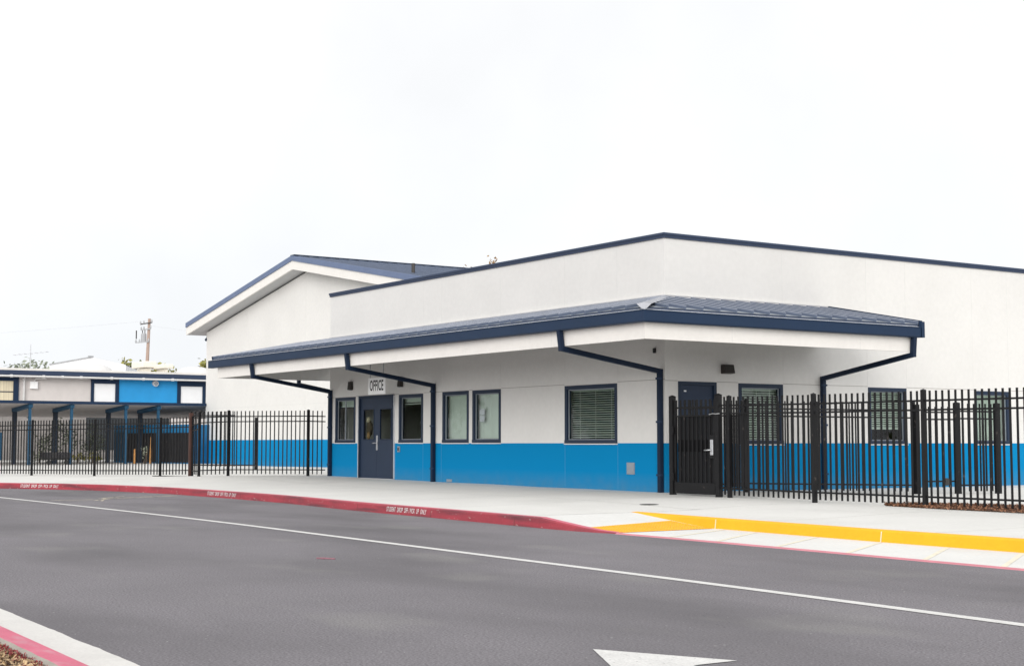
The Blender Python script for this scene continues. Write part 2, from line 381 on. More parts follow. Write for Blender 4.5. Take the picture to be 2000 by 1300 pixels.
CTRL = [(-14.7, 0, .297), (-11, 0, .272), (-7, 0, .258), (-3, 0, .24), (0, 0, .231), (-36.9, 5.36, .36), (-25.5, 5.36, .352), (-14.755, -.856, .306), (-16.442, -2.294, .30), (-17.184, -2.861, .272),
        (-19.569, -2.108, .235), (-20.776, -2.651, .21), (-23.273, -3.86, .19), (-25.782, -5.088, .177), (-28.35, -6.4, .156), (-36.8, 0, .36), (-48.5, 0, .422), (-48.5, 8, .43), (-60, 10, .43), (-38, 3, .385),
        (2.76, -.8, .226), (4.87, -.8, .209), (7.24, -.8, .205), (9.6, -.8, .20), (1.2, .92, .255), (3, 3.85, .217), (3.4, 5.5, .205), (0, 4, .22), (0, 10, .21), (12, 3, .2), (14, -.8, .19), (1.13, -.8, .240), (2.49, -.8, .232)]
CTRL += [(x, kerb_y(x) + .15, .15) for x in (-46, -34, -24, -18.1, -15, -12, -9, -6, -3, 0, 3, 5)]
CTRL += [(5, -4.8, .15), (7, -4.95, .15), (9, -5.1, .15), (11, -5.2, .15), (13, -5.25, .15), (16, -5.4, .15), (20, -5.6, .15)]
def G(x, y):
    s = wsum = 0.0
    for a, b, z in CTRL:
        q = (x - a) ** 2 + (y - b) ** 2 + 0.02
        k = 1.0 / q ** 1.6
        s += k * z; wsum += k
    return s / wsum

def sheet(xs, ylo, yhi, ny, zf):
    mb = MB(); n = ny + 1
    for x in xs:
        a, b = ylo(x), yhi(x)
        for j in range(n):
            t = (j / ny) ** 1.7; y = a + (b - a) * t; mb.v.append((x, y, zf(x, y)))
    for i in range(len(xs) - 1):
        for j in range(ny): mb.f.append((i * n + j, (i + 1) * n + j, (i + 1) * n + j + 1, i * n + j + 1)); mb.mi.append(0)
    return mb
def frange(a, b, s):
    n = int(round((b - a) / s)); return [a + (b - a) * i / n for i in range(n + 1)]

# road: one flat asphalt sheet out to the horizon
rd = MB(); rd.quad((-900, -900, 0), (900, -900, 0), (900, 900, 0), (-900, 900, 0))
tag(rd.build('road', 'asphalt'), 'grey asphalt road in front of the school office', None, None, 'structure')
YK = [(4.86, -4.75), (7.05, -4.985), (10.4, -5.26), (12.45, -5.32), (16, -5.5), (30, -6.2)]
def ykerb(x):
    if x <= YK[0][0]: return YK[0][1]
    for a, b in zip(YK, YK[1:]):
        if x <= b[0]: return a[1] + (b[1] - a[1]) * (x - a[0]) / (b[0] - a[0])
    return YK[-1][1]
xs = frange(-60, -26, 2.0)[:-1] + frange(-26, 4.95, 0.6)
sw = sheet(xs, lambda x: kerb_y(x) + 0.13, lambda x: 26.0, 34, G)
sheet2 = sheet(frange(4.95, 30, 0.8), lambda x: ykerb(x) + 0.10, lambda x: 26.0, 34, G)
sw.add(sheet2.v, sheet2.f)
tag(sw.build('sidewalk', 'concrete', smooth=True), 'pale concrete pavement between the kerb and the office', None, None, 'structure')

# score joints in the pavement
sj = MB()
def joint(x0, y0, x1, y1, wd=0.012):
    n = max(2, int(math.hypot(x1 - x0, y1 - y0) / 0.5)); dx, dy = x1 - x0, y1 - y0; l = math.hypot(dx, dy); nx, ny = -dy / l * wd / 2, dx / l * wd / 2
    for i in range(n):
        p = [(x0 + dx * t, y0 + dy * t) for t in (i / n, (i + 1) / n)]
        q = [(p[0][0] - nx, p[0][1] - ny), (p[1][0] - nx, p[1][1] - ny), (p[1][0] + nx, p[1][1] + ny), (p[0][0] + nx, p[0][1] + ny)]
        sj.quad(*[(a, b, G(a, b) + 0.004) for a, b in q])
for i in range(-11, 1):
    x = 4.95 + i * 3.05
    joint(x, kerb_y(x) + 0.2, x, -0.05 if x < 0.0 else -0.9)
for y in (-2.6,): joint(-13.5, y, 5.0, y - 0.9)
for x in (8.0, 11.05, 14.1): joint(x, ykerb(x) + .2, x, -1.1)
tag(sj.build('pavement_joint', 'scorejoint'), 'thin score joints across the pavement', None, None, 'structure')

# ------------------------------------------------------------------ kerbs
def kerb_mesh(curve, top, wid=0.15, batter=0.025):
    """kerb swept along a curve whose points are the foot of the face; top(i) gives the height"""
    mb = MB(); n = len(curve); k = 6
    for i, (x, y) in enumerate(curve):
        a = Vector(curve[max(i - 1, 0)]); b = Vector(curve[min(i + 1, n - 1)]); t = (b - a).normalized(); nn = Vector((-t.y, t.x))
        h = top(x, y)
        for off, z in ((0, -0.05), (0, 0.0), (batter * .8, h - 0.018), (batter + .012, h + .001), (wid - .01, h + .004), (wid, h - 0.08)):
            p = Vector((x, y)) + nn * off; mb.v.append((p.x, p.y, z))
    for i in range(n - 1):
        for j in range(k - 1):
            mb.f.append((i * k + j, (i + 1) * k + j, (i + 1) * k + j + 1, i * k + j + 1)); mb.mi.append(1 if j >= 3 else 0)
    return mb
RK = KC + [(5.9, -6.88), (6.4, -6.89), (6.8, -6.86), (7.15, -6.80)]
def redtop(x, y): return 0.15 if x < 5.4 else max(0.012, 0.15 * (1 - (x - 5.4) / 1.75))
km = kerb_mesh(RK, redtop)
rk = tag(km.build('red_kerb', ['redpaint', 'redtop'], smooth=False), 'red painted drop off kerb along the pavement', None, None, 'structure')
for x in (-20.2, -13.9, -7.2, -0.9, 1.95, 4.7):
    kj = MB()
    y = kerb_y(x); kj.bar((x, y - 0.002, 0), (x, y + 0.021, 0.135), 0.007, 0.006)
    kj.build('kerb_joint', 'jointred', rk)
lip = MB()
LP = [(7.15, -6.80), (9, -6.86), (11, -6.96), (14, -7.12), (18, -7.35), (30, -8.1)]
for a, b in zip(LP, LP[1:]): lip.add([(a[0], a[1] - .03, 0.0), (b[0], b[1] - .03, 0.0), (b[0], b[1], 0.016), (a[0], a[1], 0.016), (b[0], b[1] + .025, 0.016), (a[0], a[1] + .025, 0.016)], [(0, 1, 2, 3), (3, 2, 4, 5)])
tag(lip.build('kerb_lip', 'lippink'), 'flush red painted lip along the loading bay', None, None, 'structure')
def liney(x):
    for a, b in zip(LP, LP[1:]):
        if x <= b[0]: return a[1] + (b[1] - a[1]) * (x - a[0]) / (b[0] - a[0])
    return LP[-1][1]
yk = MB()
def ybase(x): return max(0.0, 0.15 * (1 - (x - 4.95) / 2.1)) if x > 4.95 else 0.15
prev = None
XS = frange(4.86, 7.2, 0.1) + frange(7.3, 30, 0.5)
k = 0
for x in XS:
    y = ykerb(x); zt = 0.152
    yk.v += [(x, y - 0.008, ybase(x) - 0.05), (x, y - 0.008, ybase(x)), (x, y + .012, max(zt - 0.016, ybase(x))), (x, y + .03, zt + 0.003), (x, y + .13, zt + 0.006), (x, y + .15, zt - 0.06)]
for i in range(len(XS) - 1):
    for j in range(5): yk.f.append((i * 6 + j, (i + 1) * 6 + j, (i + 1) * 6 + j + 1, i * 6 + j + 1)); yk.mi.append(0)
yo = tag(yk.build('yellow_kerb', 'yellow'), 'bright yellow kerb behind the loading bay', None, None, 'structure')
for x in (7.08, 10.38, 13.5): yj = MB(); yj.bar((x, ykerb(x) - .012, 0), (x, ykerb(x) + .008, .14), 0.010, 0.008); yj.build('kerb_joint', 'paleyellow', yo)
# ramp down to the bay, tactile strip, bay slab
def rz(x): return 0.152 if x < 4.95 else max(0.010, 0.152 * (1 - (x - 4.95) / 2.1))
rp = MB(); xr = frange(4.90, 7.15, 0.15)
for x in xr: rp.v += [(x, ykerb(x), rz(x)), (x, -6.78, rz(x))]
for i in range(len(xr) - 1): rp.f.append((2 * i, 2 * i + 1, 2 * i + 3, 2 * i + 2)); rp.mi.append(0)
tag(rp.build('kerb_ramp', 'bayconcrete'), 'concrete ramp sloping down to the loading bay', None, None, 'structure')
bay = MB(); xb = frange(7.15, 30, 0.9)
for x in xb: bay.v += [(x, ykerb(x), 0.012), (x, liney(x) + 0.04, 0.010)]
for i in range(len(xb) - 1): bay.f.append((2 * i, 2 * i + 1, 2 * i + 3, 2 * i + 2)); bay.mi.append(0)
tag(bay.build('loading_bay', 'bayconcrete'), 'white concrete loading bay at road level', None, None, 'structure')
TD = [(6.03, -4.93), (6.42, -6.76), (7.13, -6.74), (7.07, -5.02)]
def tile_strip(c, zf, name, label):
    t = MB(); n = 8
    for i in range(n + 1):
        for j in range(n + 1):
            u, v = i / n, j / n
            x = (c[0][0] * (1 - v) + c[1][0] * v) * (1 - u) + (c[3][0] * (1 - v) + c[2][0] * v) * u
            y = (c[0][1] * (1 - v) + c[1][1] * v) * (1 - u) + (c[3][1] * (1 - v) + c[2][1] * v) * u
            t.v.append((x, y, zf(x) + 0.005))
    for i in range(n):
        for j in range(n): a = i * (n + 1) + j; t.f.append((a, a + 1, a + n + 2, a + n + 1)); t.mi.append(0)
    o = t.build(name, 'yellow2'); tag(o, label, None, None, 'structure')
    dm = MB(); nu = 15; nv = 30
    for i in range(nu):
        for j in range(nv):
            u, v = (i + .5) / nu, (j + .5) / nv
            x = (c[0][0] * (1 - v) + c[1][0] * v) * (1 - u) + (c[3][0] * (1 - v) + c[2][0] * v) * u
            y = (c[0][1] * (1 - v) + c[1][1] * v) * (1 - u) + (c[3][1] * (1 - v) + c[2][1] * v) * u
            z = zf(x) + 0.005; r1, r2 = 0.012, 0.007
            vs = [(x + r * math.cos(q), y + r * math.sin(q), z + h) for r, h in ((r1, 0), (r2, 0.005)) for q in [k2 * math.pi / 3 for k2 in range(6)]]
            dm.add(vs, [(k2, (k2 + 1) % 6, 6 + (k2 + 1) % 6, 6 + k2) for k2 in range(6)] + [tuple(range(6, 12))])
    dm.build('dome', 'yellow2', o)
    return o
tile_strip(TD, rz, 'tactile_paving', 'yellow tactile dome strip at the foot of the kerb ramp')
tile_strip([(13.5, -6.35), (13.85, -7.02), (16.0, -7.15), (16.0, -6.45)], lambda x: 0.013, 'tactile_paving', 'yellow tactile strip in the loading bay at the right edge')
hm = MB()
for x0, y0, x1, y1 in ((7.35, -5.06, 8.2, -6.74), (8.05, -5.12, 9.15, -6.80), (9.25, -5.2, 10.26, -6.88), (10.4, -5.3, 11.42, -6.95), (11.45, -5.33, 12.54, -7.0), (12.5, -5.36, 13.55, -7.04)):
    hm.quad((x0 - .035, y0, 0.0145), (x1 - .035, y1, 0.0125), (x1 + .035, y1, 0.0125), (x0 + .035, y0, 0.0145))
tag(hm.build('bay_marking', 'paleyellow'), 'worn pale yellow stripes across the loading bay', None, None, 'structure')

# ------------------------------------------------------------------ road markings
ln = MB()
WL = catmull([(-60, -12.5), (-40, -10.9), (-25, -10.15), (-11.2, -9.96), (-0.4, -9.97), (6.26, -10.2), (9.95, -10.36), (12.95, -10.49), (16.6, -10.72), (24, -11.3), (34, -12.2)], 6)
for a, b in zip(WL, WL[1:]):
    ln.quad((a[0], a[1] - .065, .004), (b[0], b[1] - .065, .004), (b[0], b[1] + .065, .004), (a[0], a[1] + .065, .004))
tag(ln.build('lane_line', 'linewhite'), 'long white lane line along the road', None, None, 'structure')
ar = MB()
ar.add([(15.92, -13.795, .004), (16.735, -14.24, .004), (16.735, -13.41, .004)], [(0, 1, 2)])
ar.quad((16.735, -13.93, .004), (18.6, -13.97, .004), (18.6, -13.77, .004), (16.735, -13.73, .004))
tag(ar.build('road_arrow', 'linewhite'), 'white arrowhead painted on the asphalt in the foreground', None, None, 'structure')
wm = MB()
def worn(p, q, wd):
    a, b = Vector(p), Vector(q); t = (b - a).normalized(); n = Vector((-t.y, t.x)) * wd / 2
    wm.quad((*(a - n), .004), (*(b - n), .004), (*(b + n), .004), (*(a + n), .004))
worn((-10.24, -6.25), (-9.30, -8.3), .07); worn((-9.95, -6.3), (-8.95, -8.2), .06); worn((-9.0, -8.2), (-8.35, -8.75), .09); worn((-9.35, -8.2), (-7.9, -8.75), .05); worn((-8.9, -8.6), (-8.8, -9.6), .07)
worn((-8.2, -8.6), (-8.45, -9.5), .06); worn((-10.4, -7.4), (-9.3, -8.35), .05)
tag(wm.build('worn_road_marking', 'wornmark'), 'worn crossing marks by the kerb', None, None, 'structure')
pc = MB(); pc.tube([(8.8, -12.05, .004), (8.86, -12.0, .006), (8.98, -11.93, .004)], 0.012, 5); pc.tube([(8.75, -12.0, .004), (8.9, -12.02, .006)], 0.008, 5)
tag(pc.build('chalk_mark', 'pinkchalk'), 'small pink spray mark on the asphalt', None, None, 'structure')

# kerb lettering, painted on the red kerb face
for cx, wdt, dy in ((1.065, 1.46, 0.0), (-8.25, 1.62, 0.0), (-16.87, 1.14, 0.0)):
    a = Vector((cx - wdt / 2, kerb_y(cx - wdt / 2))); b = Vector((cx + wdt / 2, kerb_y(cx + wdt / 2))); t = (b - a).normalized()
    cxy = Vector((cx, kerb_y(cx)))
    o = text_mesh('lettering', 'STUDENT  DROP  OFF / PICK  UP  ONLY', 0.115, 'letterwhite', rk, (cxy.x, cxy.y - 0.004, 0.078), (t.x, t.y, 0), (0, 0.13, 1), sx=1.0)
    xsz = max(v.co.x for v in o.data.vertices) - min(v.co.x for v in o.data.vertices)
    for v in o.data.vertices:
        s = (v.co.x - cx) * wdt / xsz + cx
        v.co.x = s; v.co.y = kerb_y(s) - 0.006 + 0.13 * (v.co.z)

# ------------------------------------------------------------------ near planting island (bottom left)
def isl(x): return -0.04 * (x - 11.84)
gt = MB(); ed = MB(); tp = MB(); xi = frange(-12, 24, 0.1)
for x in xi:
    wob = 0.012 * mnoise.noise(Vector((x * 2.2, 0, 0))) + 0.007 * mnoise.noise(Vector((x * 9, 3, 0)))
    gt.v += [(x, -16.10 + isl(x) + wob, 0.008), (x, -16.57 + isl(x), 0.014)]
for i in range(len(xi) - 1): gt.f.append((2 * i, 2 * i + 1, 2 * i + 3, 2 * i + 2)); gt.mi.append(0)
tag(gt.build('kerb_gutter', 'gutterconc'), 'pale concrete gutter pan beside the planting island', None, None, 'structure')
ik = MB()
for x in xi:
    for off, z in ((-16.56, 0.0), (-16.58, .10), (-16.60, .142), (-16.615, .150), (-16.722, .150), (-16.732, .148), (-16.765, .138), (-16.785, .04)):
        ik.v.append((x, off + isl(x) + (0.003 * math.sin(x * 17) if off < -16.71 else 0), z))
for i in range(len(xi) - 1):
    for j in range(7): ik.f.append((i * 8 + j, i * 8 + j + 1, (i + 1) * 8 + j + 1, (i + 1) * 8 + j)); ik.mi.append(0 if j < 5 else 1)
tag(ik.build('island_kerb', ['pinkpaint', 'kerbside']), 'faded pink painted kerb of the planting island', None, None, 'structure')
soil = MB(); nx = 40
sx_ = frange(-12, 24, 0.5)
for x in sx_:
    for j in range(9): y = -16.77 + isl(x) - j * 0.9; soil.v.append((x, y, 0.09 + 0.03 * mnoise.noise(Vector((x, y, 0))) + 0.02 * min(j, 3)))
for i in range(len(sx_) - 1):
    for j in range(8): a = i * 9 + j; soil.f.append((a, a + 1, a + 10, a + 9)); soil.mi.append(0)
tag(soil.build('mulch_bed', 'chipsoil'), 'brown mulch soil of the planting island', None, None, 'structure')

def chips(name, mat, pts, label, smin=.02, smax=.06, flat=0.35, thin=0.25):
    rnd = random.Random(hash(name) % 1000 + 5); mb = MB()
    for x, y, z in pts:
        l = rnd.uniform(smin, smax); ww = l * rnd.uniform(.2, .45) ; h = ww * thin
        rot = Matrix.Rotation(rnd.uniform(0, 6.28), 3, 'Z') @ Matrix.Rotation(rnd.gauss(0, flat), 3, 'Y') @ Matrix.Rotation(rnd.gauss(0, flat), 3, 'X')
        v = [Vector((x, y, z)) + rot @ Vector(q) for q in ((-l / 2, 0, 0), (-l * .3, -ww / 2, h), (l / 2, -ww * .3, 0), (l * .35, ww / 2, h * .5), (-l * .2, ww / 2, 0))]
        mb.add(v, [(0, 1, 2, 3, 4)])
    o = mb.build(name, mat); return tag(o, label, None, None, 'stuff')
rnd = random.Random(3)
pts = []
for _ in range(15000):
    x = rnd.uniform(13.2, 17.2); y = -16.79 + isl(x) - rnd.random() ** 1.3 * 2.2
    pts.append((x, y, 0.115 + 0.012 * min(3, (-16.77 - y) * 2) + rnd.uniform(0, .025)))
chips('wood_chips', 'chip2', pts, 'tan wood chips covering the near planting island', .012, .05)
pts = []
for _ in range(1500):
    x = rnd.uniform(13.2, 17.2); y = -16.775 + isl(x) - abs(rnd.gauss(0, .05)); pts.append((x, y, 0.125 + rnd.uniform(0, .03)))
chips('red_leaves', 'chipred', pts, 'dark red leaf crumbs along the island kerb', .008, .024, 1.0, .5)
# right hand bed behind the fence
def bed_top(x): return min(-0.70 + 0.55 * (x - 6.35), 1.25)
def bed_bot(x): return max(-0.70 - 0.20 * (x - 6.35), -0.96) - 0.01 * max(0, x - 8)
bd = MB(); xb2 = frange(6.35, 22, 0.4)
for x in xb2:
    a, b = bed_bot(x), bed_top(x)
    for j in range(5):
        y = a + (b - a) * j / 4; bd.v.append((x, y, G(x, y) + (0.006 if j in (0, 4) else .03)))
for i in range(len(xb2) - 1):
    for j in range(4): a = i * 5 + j; bd.f.append((a, a + 5, a + 6, a + 1)); bd.mi.append(0)
tag(bd.build('mulch_strip', 'chipsoil'), 'brown mulch strip at the foot of the fence', None, None, 'structure')
pts = []
for _ in range(7000):
    x = rnd.uniform(6.35, 11.5); a, b = bed_bot(x), bed_top(x)
    if b <= a - .06: continue
    y = a - .04 + (b - a + .06) * rnd.random(); pts.append((x, y, G(x, y) + (.02 if a + .1 < y < b - .1 else .0) + rnd.uniform(.01, .05)))
chips('bark_mulch', 'chip', pts, 'reddish brown bark chips under the right end of the fence', .03, .08, .5)

# manhole
mh = MB(); c = (3.53, -3.30); r = .16
pl = [(c[0] + r * math.cos(a * math.pi / 12), c[1] + r * math.sin(a * math.pi / 12)) for a in range(24)]
zz = G(*c); mh.prism(pl, zz - .03, zz + .006)
mo = tag(mh.build('manhole_cover', 'iron'), 'small round iron utility cover in the pavement by the yellow kerb', 'manhole cover')
mo2 = MB(); mo2.prism([(c[0] + (x - c[0]) * .8, c[1] + (y - c[1]) * .8) for x, y in pl], zz + .006, zz + .009); mo2.build('lid', 'rubber', mo)

# ------------------------------------------------------------------ wall helper
def holed_wall(axis, pos, thick, a0, a1, z0, z1, holes, inward):
    """wall in plane axis=pos ('y' -> runs along x, 'x' -> runs along y); holes (a0,a1,z0,z1) with reveals"""
    mb = MB()
    A = sorted({a0, a1, *[h[0] for h in holes], *[h[1] for h in holes]}); Z = sorted({z0, z1, *[h[2] for h in holes], *[h[3] for h in holes]})
    P = (lambda a, z, dd=0.0: (a, pos + inward * dd, z)) if axis == 'y' else (lambda a, z, dd=0.0: (pos + inward * dd, a, z))
    for i in range(len(A) - 1):
        for j in range(len(Z) - 1):
            ca, cz = (A[i] + A[i + 1]) / 2, (Z[j] + Z[j + 1]) / 2
            if any(h[0] < ca < h[1] and h[2] < cz < h[3] for h in holes): continue
            for dd in (0, thick):
                mb.quad(P(A[i], Z[j], dd), P(A[i + 1], Z[j], dd), P(A[i + 1], Z[j + 1], dd), P(A[i], Z[j + 1], dd))
    for h in holes + [(a0, a1, z0, z1)]:
        x0, x1, zz0, zz1 = h
        for p, q in (((x0, zz0), (x1, zz0)), ((x1, zz0), (x1, zz1)), ((x1, zz1), (x0, zz1)), ((x0, zz1), (x0, zz0))):
            mb.quad(P(*p), P(*q), P(*q, thick), P(*p, thick))
    return mb

# ------------------------------------------------------------------ OFFICE BUILDING
TOP = 5.33
office = thing('office_building', (-7.35, 4, 0.25), 'low white office building with blue lower band and wraparound canopy', 'school building')
WA = {'W1': (-14.34, -13.15, 1.225, 2.475), 'W2': (-10.75, -9.52, 1.225, 2.465), 'W3': (-8.57, -7.355, 1.22, 2.475), 'W4': (-7.185, -5.955, 1.22, 2.47), 'W5': (-3.412, -1.555, 1.205, 2.455)}
DA = (-12.93, -10.99, 0.268, 2.485)
WB = {'W6': (1.96, 3.22, 1.19, 2.448), 'W7': (5.81, 7.05, 1.19, 2.445), 'W8': (9.38, 10.64, 1.19, 2.437)}
DB = (0.333, 1.357, 0.235, 2.453)
LEFT = -14.70; BACK = 5.36; YEND = 22.0
wa = holed_wall('y', 0.0, 0.2, LEFT, 0.0, 0.0, TOP, list(WA.values()) + [DA], 1)
wb = holed_wall('x', 0.0, 0.2, 0.2, YEND, 0.0, TOP, list(WB.values()) + [DB], -1)
wa.add(wb.v, wb.f)
wa.box(LEFT, LEFT + .2, .2, 18.0, 0, TOP); wa.box(LEFT, -.2, YEND - .2, YEND, 0, TOP)
rf = MB(); rf.box(LEFT + .2, -.2, .2, YEND - .2, 4.95, 5.05); rf.build('roof', 'membrane', office)
cp = MB()
cp.box(LEFT - .02, .03, -.03, .23, TOP, TOP + .055); cp.box(LEFT - .035, .045, -.045, .24, TOP + .055, TOP + .105)
cp.box(-.23, .03, .23, YEND + .03, TOP, TOP + .055); cp.box(-.24, .045, .24, YEND + .04, TOP + .055, TOP + .105)
cp.build('coping', 'navycoping', office)
# control joints: 10 mm wide, 2 mm proud
jt = MB(); jd = MB()
def jv_a(x, z0, z1): jt.box(x - .006, x + .006, -.002, .001, z0, z1)
def jv_b(y, z0, z1): jt.box(-.001, .002, y - .006, y + .006, z0, z1)
jd.box(LEFT, -14.35, -.002, .001, 2.48, 2.492); jd.box(-13.14, -12.95, -.002, .001, 2.48, 2.492)
for a, b in ((-10.96, -10.77), (-9.50, -8.59), (-7.34, -7.2), (-5.94, -3.43), (-1.54, 0.0)): jd.box(a, b, -.002, .001, 2.478, 2.490)
for a, b in ((0.0, .32), (1.37, 1.95), (3.23, 5.8), (7.06, 9.37), (10.65, 12.9), (13.0, YEND)): jd.box(-.001, .002, a, b, 2.456, 2.468)
for x in (-11.0, -9.52, -8.63, -5.98, -3.415, -1.545):
    jv_a(x, 2.492, 3.04); jv_a(x, 4.13, TOP)
for y in (3.24, 5.80, 7.07, 9.36, 10.65, 14.0): jv_b(y, 2.47, 3.04 if y < 4.4 else TOP)
jv_b(3.24, 4.13, TOP)
jb = MB()
for x in (-11.0 + .03, -9.52, -8.63, -3.415, -1.545): jb.box(x - .005, x + .005, -.002, .001, .27, 1.205)
for y in (3.24, 5.80, 7.07): jb.box(-.001, .002, y - .005, y + .005, .24, 1.19)
for k_, q_ in ((1, jt), (2, jd), (3, jb)): wa.add(q_.v, q_.f, k_)
wa.build('wall', ['office_wall', 'joint', 'jointdark', 'jointblue'], office)

def pane(g, axis, s0, s1, zz0, zz1, dd=.045):
    if axis == 'y': g.quad((s0, dd, zz0), (s1, dd, zz0), (s1, dd, zz1), (s0, dd, zz1))
    else: g.quad((-dd, s0, zz0), (-dd, s1, zz0), (-dd, s1, zz1), (-dd, s0, zz1))
def window(axis, w, parent, blind=None, fr=0.085, mull=None, raised=0.0, setback=0.15):
    """framed window in a wall opening; axis 'y' = wall A (faces -Y), 'x' = wall B (faces +X)"""
    a0, a1, z0, z1 = w
    def B(mb, s0, s1, d0, d1, zz0, zz1):
        if axis == 'y': mb.box(s0, s1, d0, d1, zz0, zz1)
        else: mb.box(-d1, -d0, s0, s1, zz0, zz1)
    f = MB()
    B(f, a0, a1, -.012, .11, z1 - fr, z1); B(f, a0, a1, -.022, .11, z0, z0 + fr * .9)
    B(f, a0, a0 + fr, -.012, .11, z0 + fr * .9, z1 - fr); B(f, a1 - fr, a1, -.012, .11, z0 + fr * .9, z1 - fr)
    wo = f.build('window', 'navyframe', parent)
    s = MB(); q = .018
    B(s, a0 + fr, a1 - fr, .03, .06, z1 - fr - q, z1 - fr); B(s, a0 + fr, a1 - fr, .03, .06, z0 + fr * .9, z0 + fr * .9 + q)
    B(s, a0 + fr, a0 + fr + q, .03, .06, z0 + fr * .9 + q, z1 - fr - q); B(s, a1 - fr - q, a1 - fr, .03, .06, z0 + fr * .9 + q, z1 - fr - q)
    if mull: B(s, mull - .012, mull + .012, .031, .059, z0 + fr * .9 + q, z1 - fr - q)
    s.build('sash', 'greybox', wo)
    sl = MB(); B(sl, a0 - .01, a1 + .01, -.03, .0 - .0005, z0 - .022, z0 - .002); sl.build('sill', 'stucco', wo)
    g = MB(); pane(g, axis, a0 + fr + q, a1 - fr - q, z0 + fr * .9 + q, z1 - fr - q); g.build('glass', 'glass', wo)
    if blind:
        ang, pitch, zb = blind
        bm = MB(); z = z1 - fr - .05; lo = max(zb, z0 + fr)
        B(bm, a0 + .03, a1 - .03, setback - .01, setback + .045, z1 - fr - .03, z1 - fr + .02)
        hw = .026
        while z > lo:
            dy, dz = hw * math.cos(ang), hw * math.sin(ang)
            if axis == 'y': bm.add([(a0 + .03, setback + .02 - dy, z - dz), (a1 - .03, setback + .02 - dy, z - dz), (a1 - .03, setback + .02 + dy, z + dz), (a0 + .03, setback + .02 + dy, z + dz)], [(0, 1, 2, 3)])
            else: bm.add([(-(setback + .02 - dy), a0 + .03, z - dz), (-(setback + .02 - dy), a1 - .03, z - dz), (-(setback + .02 + dy), a1 - .03, z + dz), (-(setback + .02 + dy), a0 + .03, z + dz)], [(0, 1, 2, 3)])
            z -= pitch
        B(bm, a0 + .03, a1 - .03, setback, setback + .035, lo - .03, lo - .01)
        for t in (.2, .5, .8):
            aa = a0 + (a1 - a0) * t; B(bm, aa - .004, aa + .004, setback - .012, setback - .008, lo, z1 - fr)
        bm.build('blind', 'blind', wo)
    return wo
CL = R(62); OP = R(26)
window('y', WA['W1'], office, (R(55), .046, 2.24), mull=-13.8)
window('y', WA['W2'], office, (R(55), .046, 2.24))
w3 = window('y', WA['W3'], office, (CL, .043, 1.3)); w4 = window('y', WA['W4'], office, (CL, .043, 1.3))
window('y', WA['W5'], office, (OP, .049, 1.3))
window('x', WB['W6'], office, (R(36), .05, 1.3)); window('x', WB['W7'], office, (R(38), .05, 1.55)); window('x', WB['W8'], office, (CL, .043, 1.3))
pp = MB()
for i, z in enumerate((2.02, 1.86)): pp.box(-6.99, -6.77, .072, .075, z - .14, z)
pp.build('notice', 'paper', w4)
# dim rooms behind the glass
rm = MB()
rm.box(-14.45, -8.9, 5.2, 5.3, .27, 2.9); rm.box(-14.45, -.3, .22, 5.2, .20, .27); rm.box(-14.45, -.3, .22, 5.3, 2.9, 2.95)
rm.box(-9.0, -8.9, .22, 5.2, .27, 2.9); rm.box(-4.6, -4.5, .22, 5.2, .27, 2.9); rm.box(-8.9, -.3, 5.2, 5.3, .27, 2.9)
rm.box(-4.6, -4.5, 5.3, 13.0, .27, 2.9); rm.box(-4.5, -.3, 12.9, 13.0, .27, 2.9); rm.box(-4.5, -.22, 5.3, 12.9, 2.9, 2.95); rm.box(-4.5, -.22, 5.3, 12.9, .2, .27)
rm.build('room_interior', 'inside', office)
it = MB(); it.box(-13.9, -10.2, 2.6, 3.2, .27, 1.35); it.box(-13.2, -12.7, 1.0, 1.4, .27, 1.2); it.box(-10.5, -9.7, .7, 1.1, .27, 1.42)
it.build('reception_counter', 'roomitem', office)

# double door
dr = MB(); a0, a1, z0, z1 = DA
dr.box(a0, a1, -.03, .10, z1 - .055, z1); dr.box(a0, a0 + .05, -.03, .10, z0, z1 - .055); dr.box(a1 - .05, a1, -.03, .10, z0, z1 - .055)
dd_ = dr.build('double_door', 'navyframe', office)
tr = MB(); tr.box(a0 - .035, a0 - .001, -.034, .02, z0, z1 - .02); tr.box(a1 + .001, a1 + .03, -.034, .02, z0, z1 - .02); tr.box(a0 - .03, a1 + .03, -.06, .09, z0 - .035, z0 + .018)
tr.build('threshold', 'silver', dd_)
mid = (a0 + a1) / 2
for s in (-1, 1):
    x0, x1 = (a0 + .052, mid - .003) if s < 0 else (mid + .003, a1 - .052)
    vx0, vx1 = (x0 + .16, x1 - .15) if s < 0 else (x0 + .16, x1 - .13)
    vz0, vz1 = 1.30, 2.13
    m = MB()
    y0, y1 = .012, .055
    m.box(x0, x1, y0, y1, z0 + .02, vz0); m.box(x0, x1, y0, y1, vz1, z1 - .057); m.box(x0, vx0, y0, y1, vz0, vz1); m.box(vx1, x1, y0, y1, vz0, vz1)
    lf = m.build('door_leaf', 'door', dd_)
    tm = MB(); q = .022
    tm.box(vx0, vx1, .002, .018, vz1 - q, vz1); tm.box(vx0, vx1, .002, .018, vz0, vz0 + q); tm.box(vx0, vx0 + q, .002, .018, vz0 + q, vz1 - q); tm.box(vx1 - q, vx1, .002, .018, vz0 + q, vz1 - q)
    tm.build('vision_frame', 'navyframe', lf)
    gg = MB(); pane(gg, 'y', vx0 + q, vx1 - q, vz0 + q, vz1 - q, .032); gg.build('glass', 'glass', lf)
hd = MB(); hd.box(mid - .005, mid + .06, -.012, .011, 1.03, 1.42); hd.build('lock_plate', 'steel', dd_, bevel=.006)
hd = MB(); hd.tube([(mid + .028, -.01, 1.22), (mid + .028, -.06, 1.22), (mid - .12, -.06, 1.215)], .014, 8); hd.tube([(mid + .028, -.06, 1.22), (mid + .13, -.055, 1.222)], .012, 8)
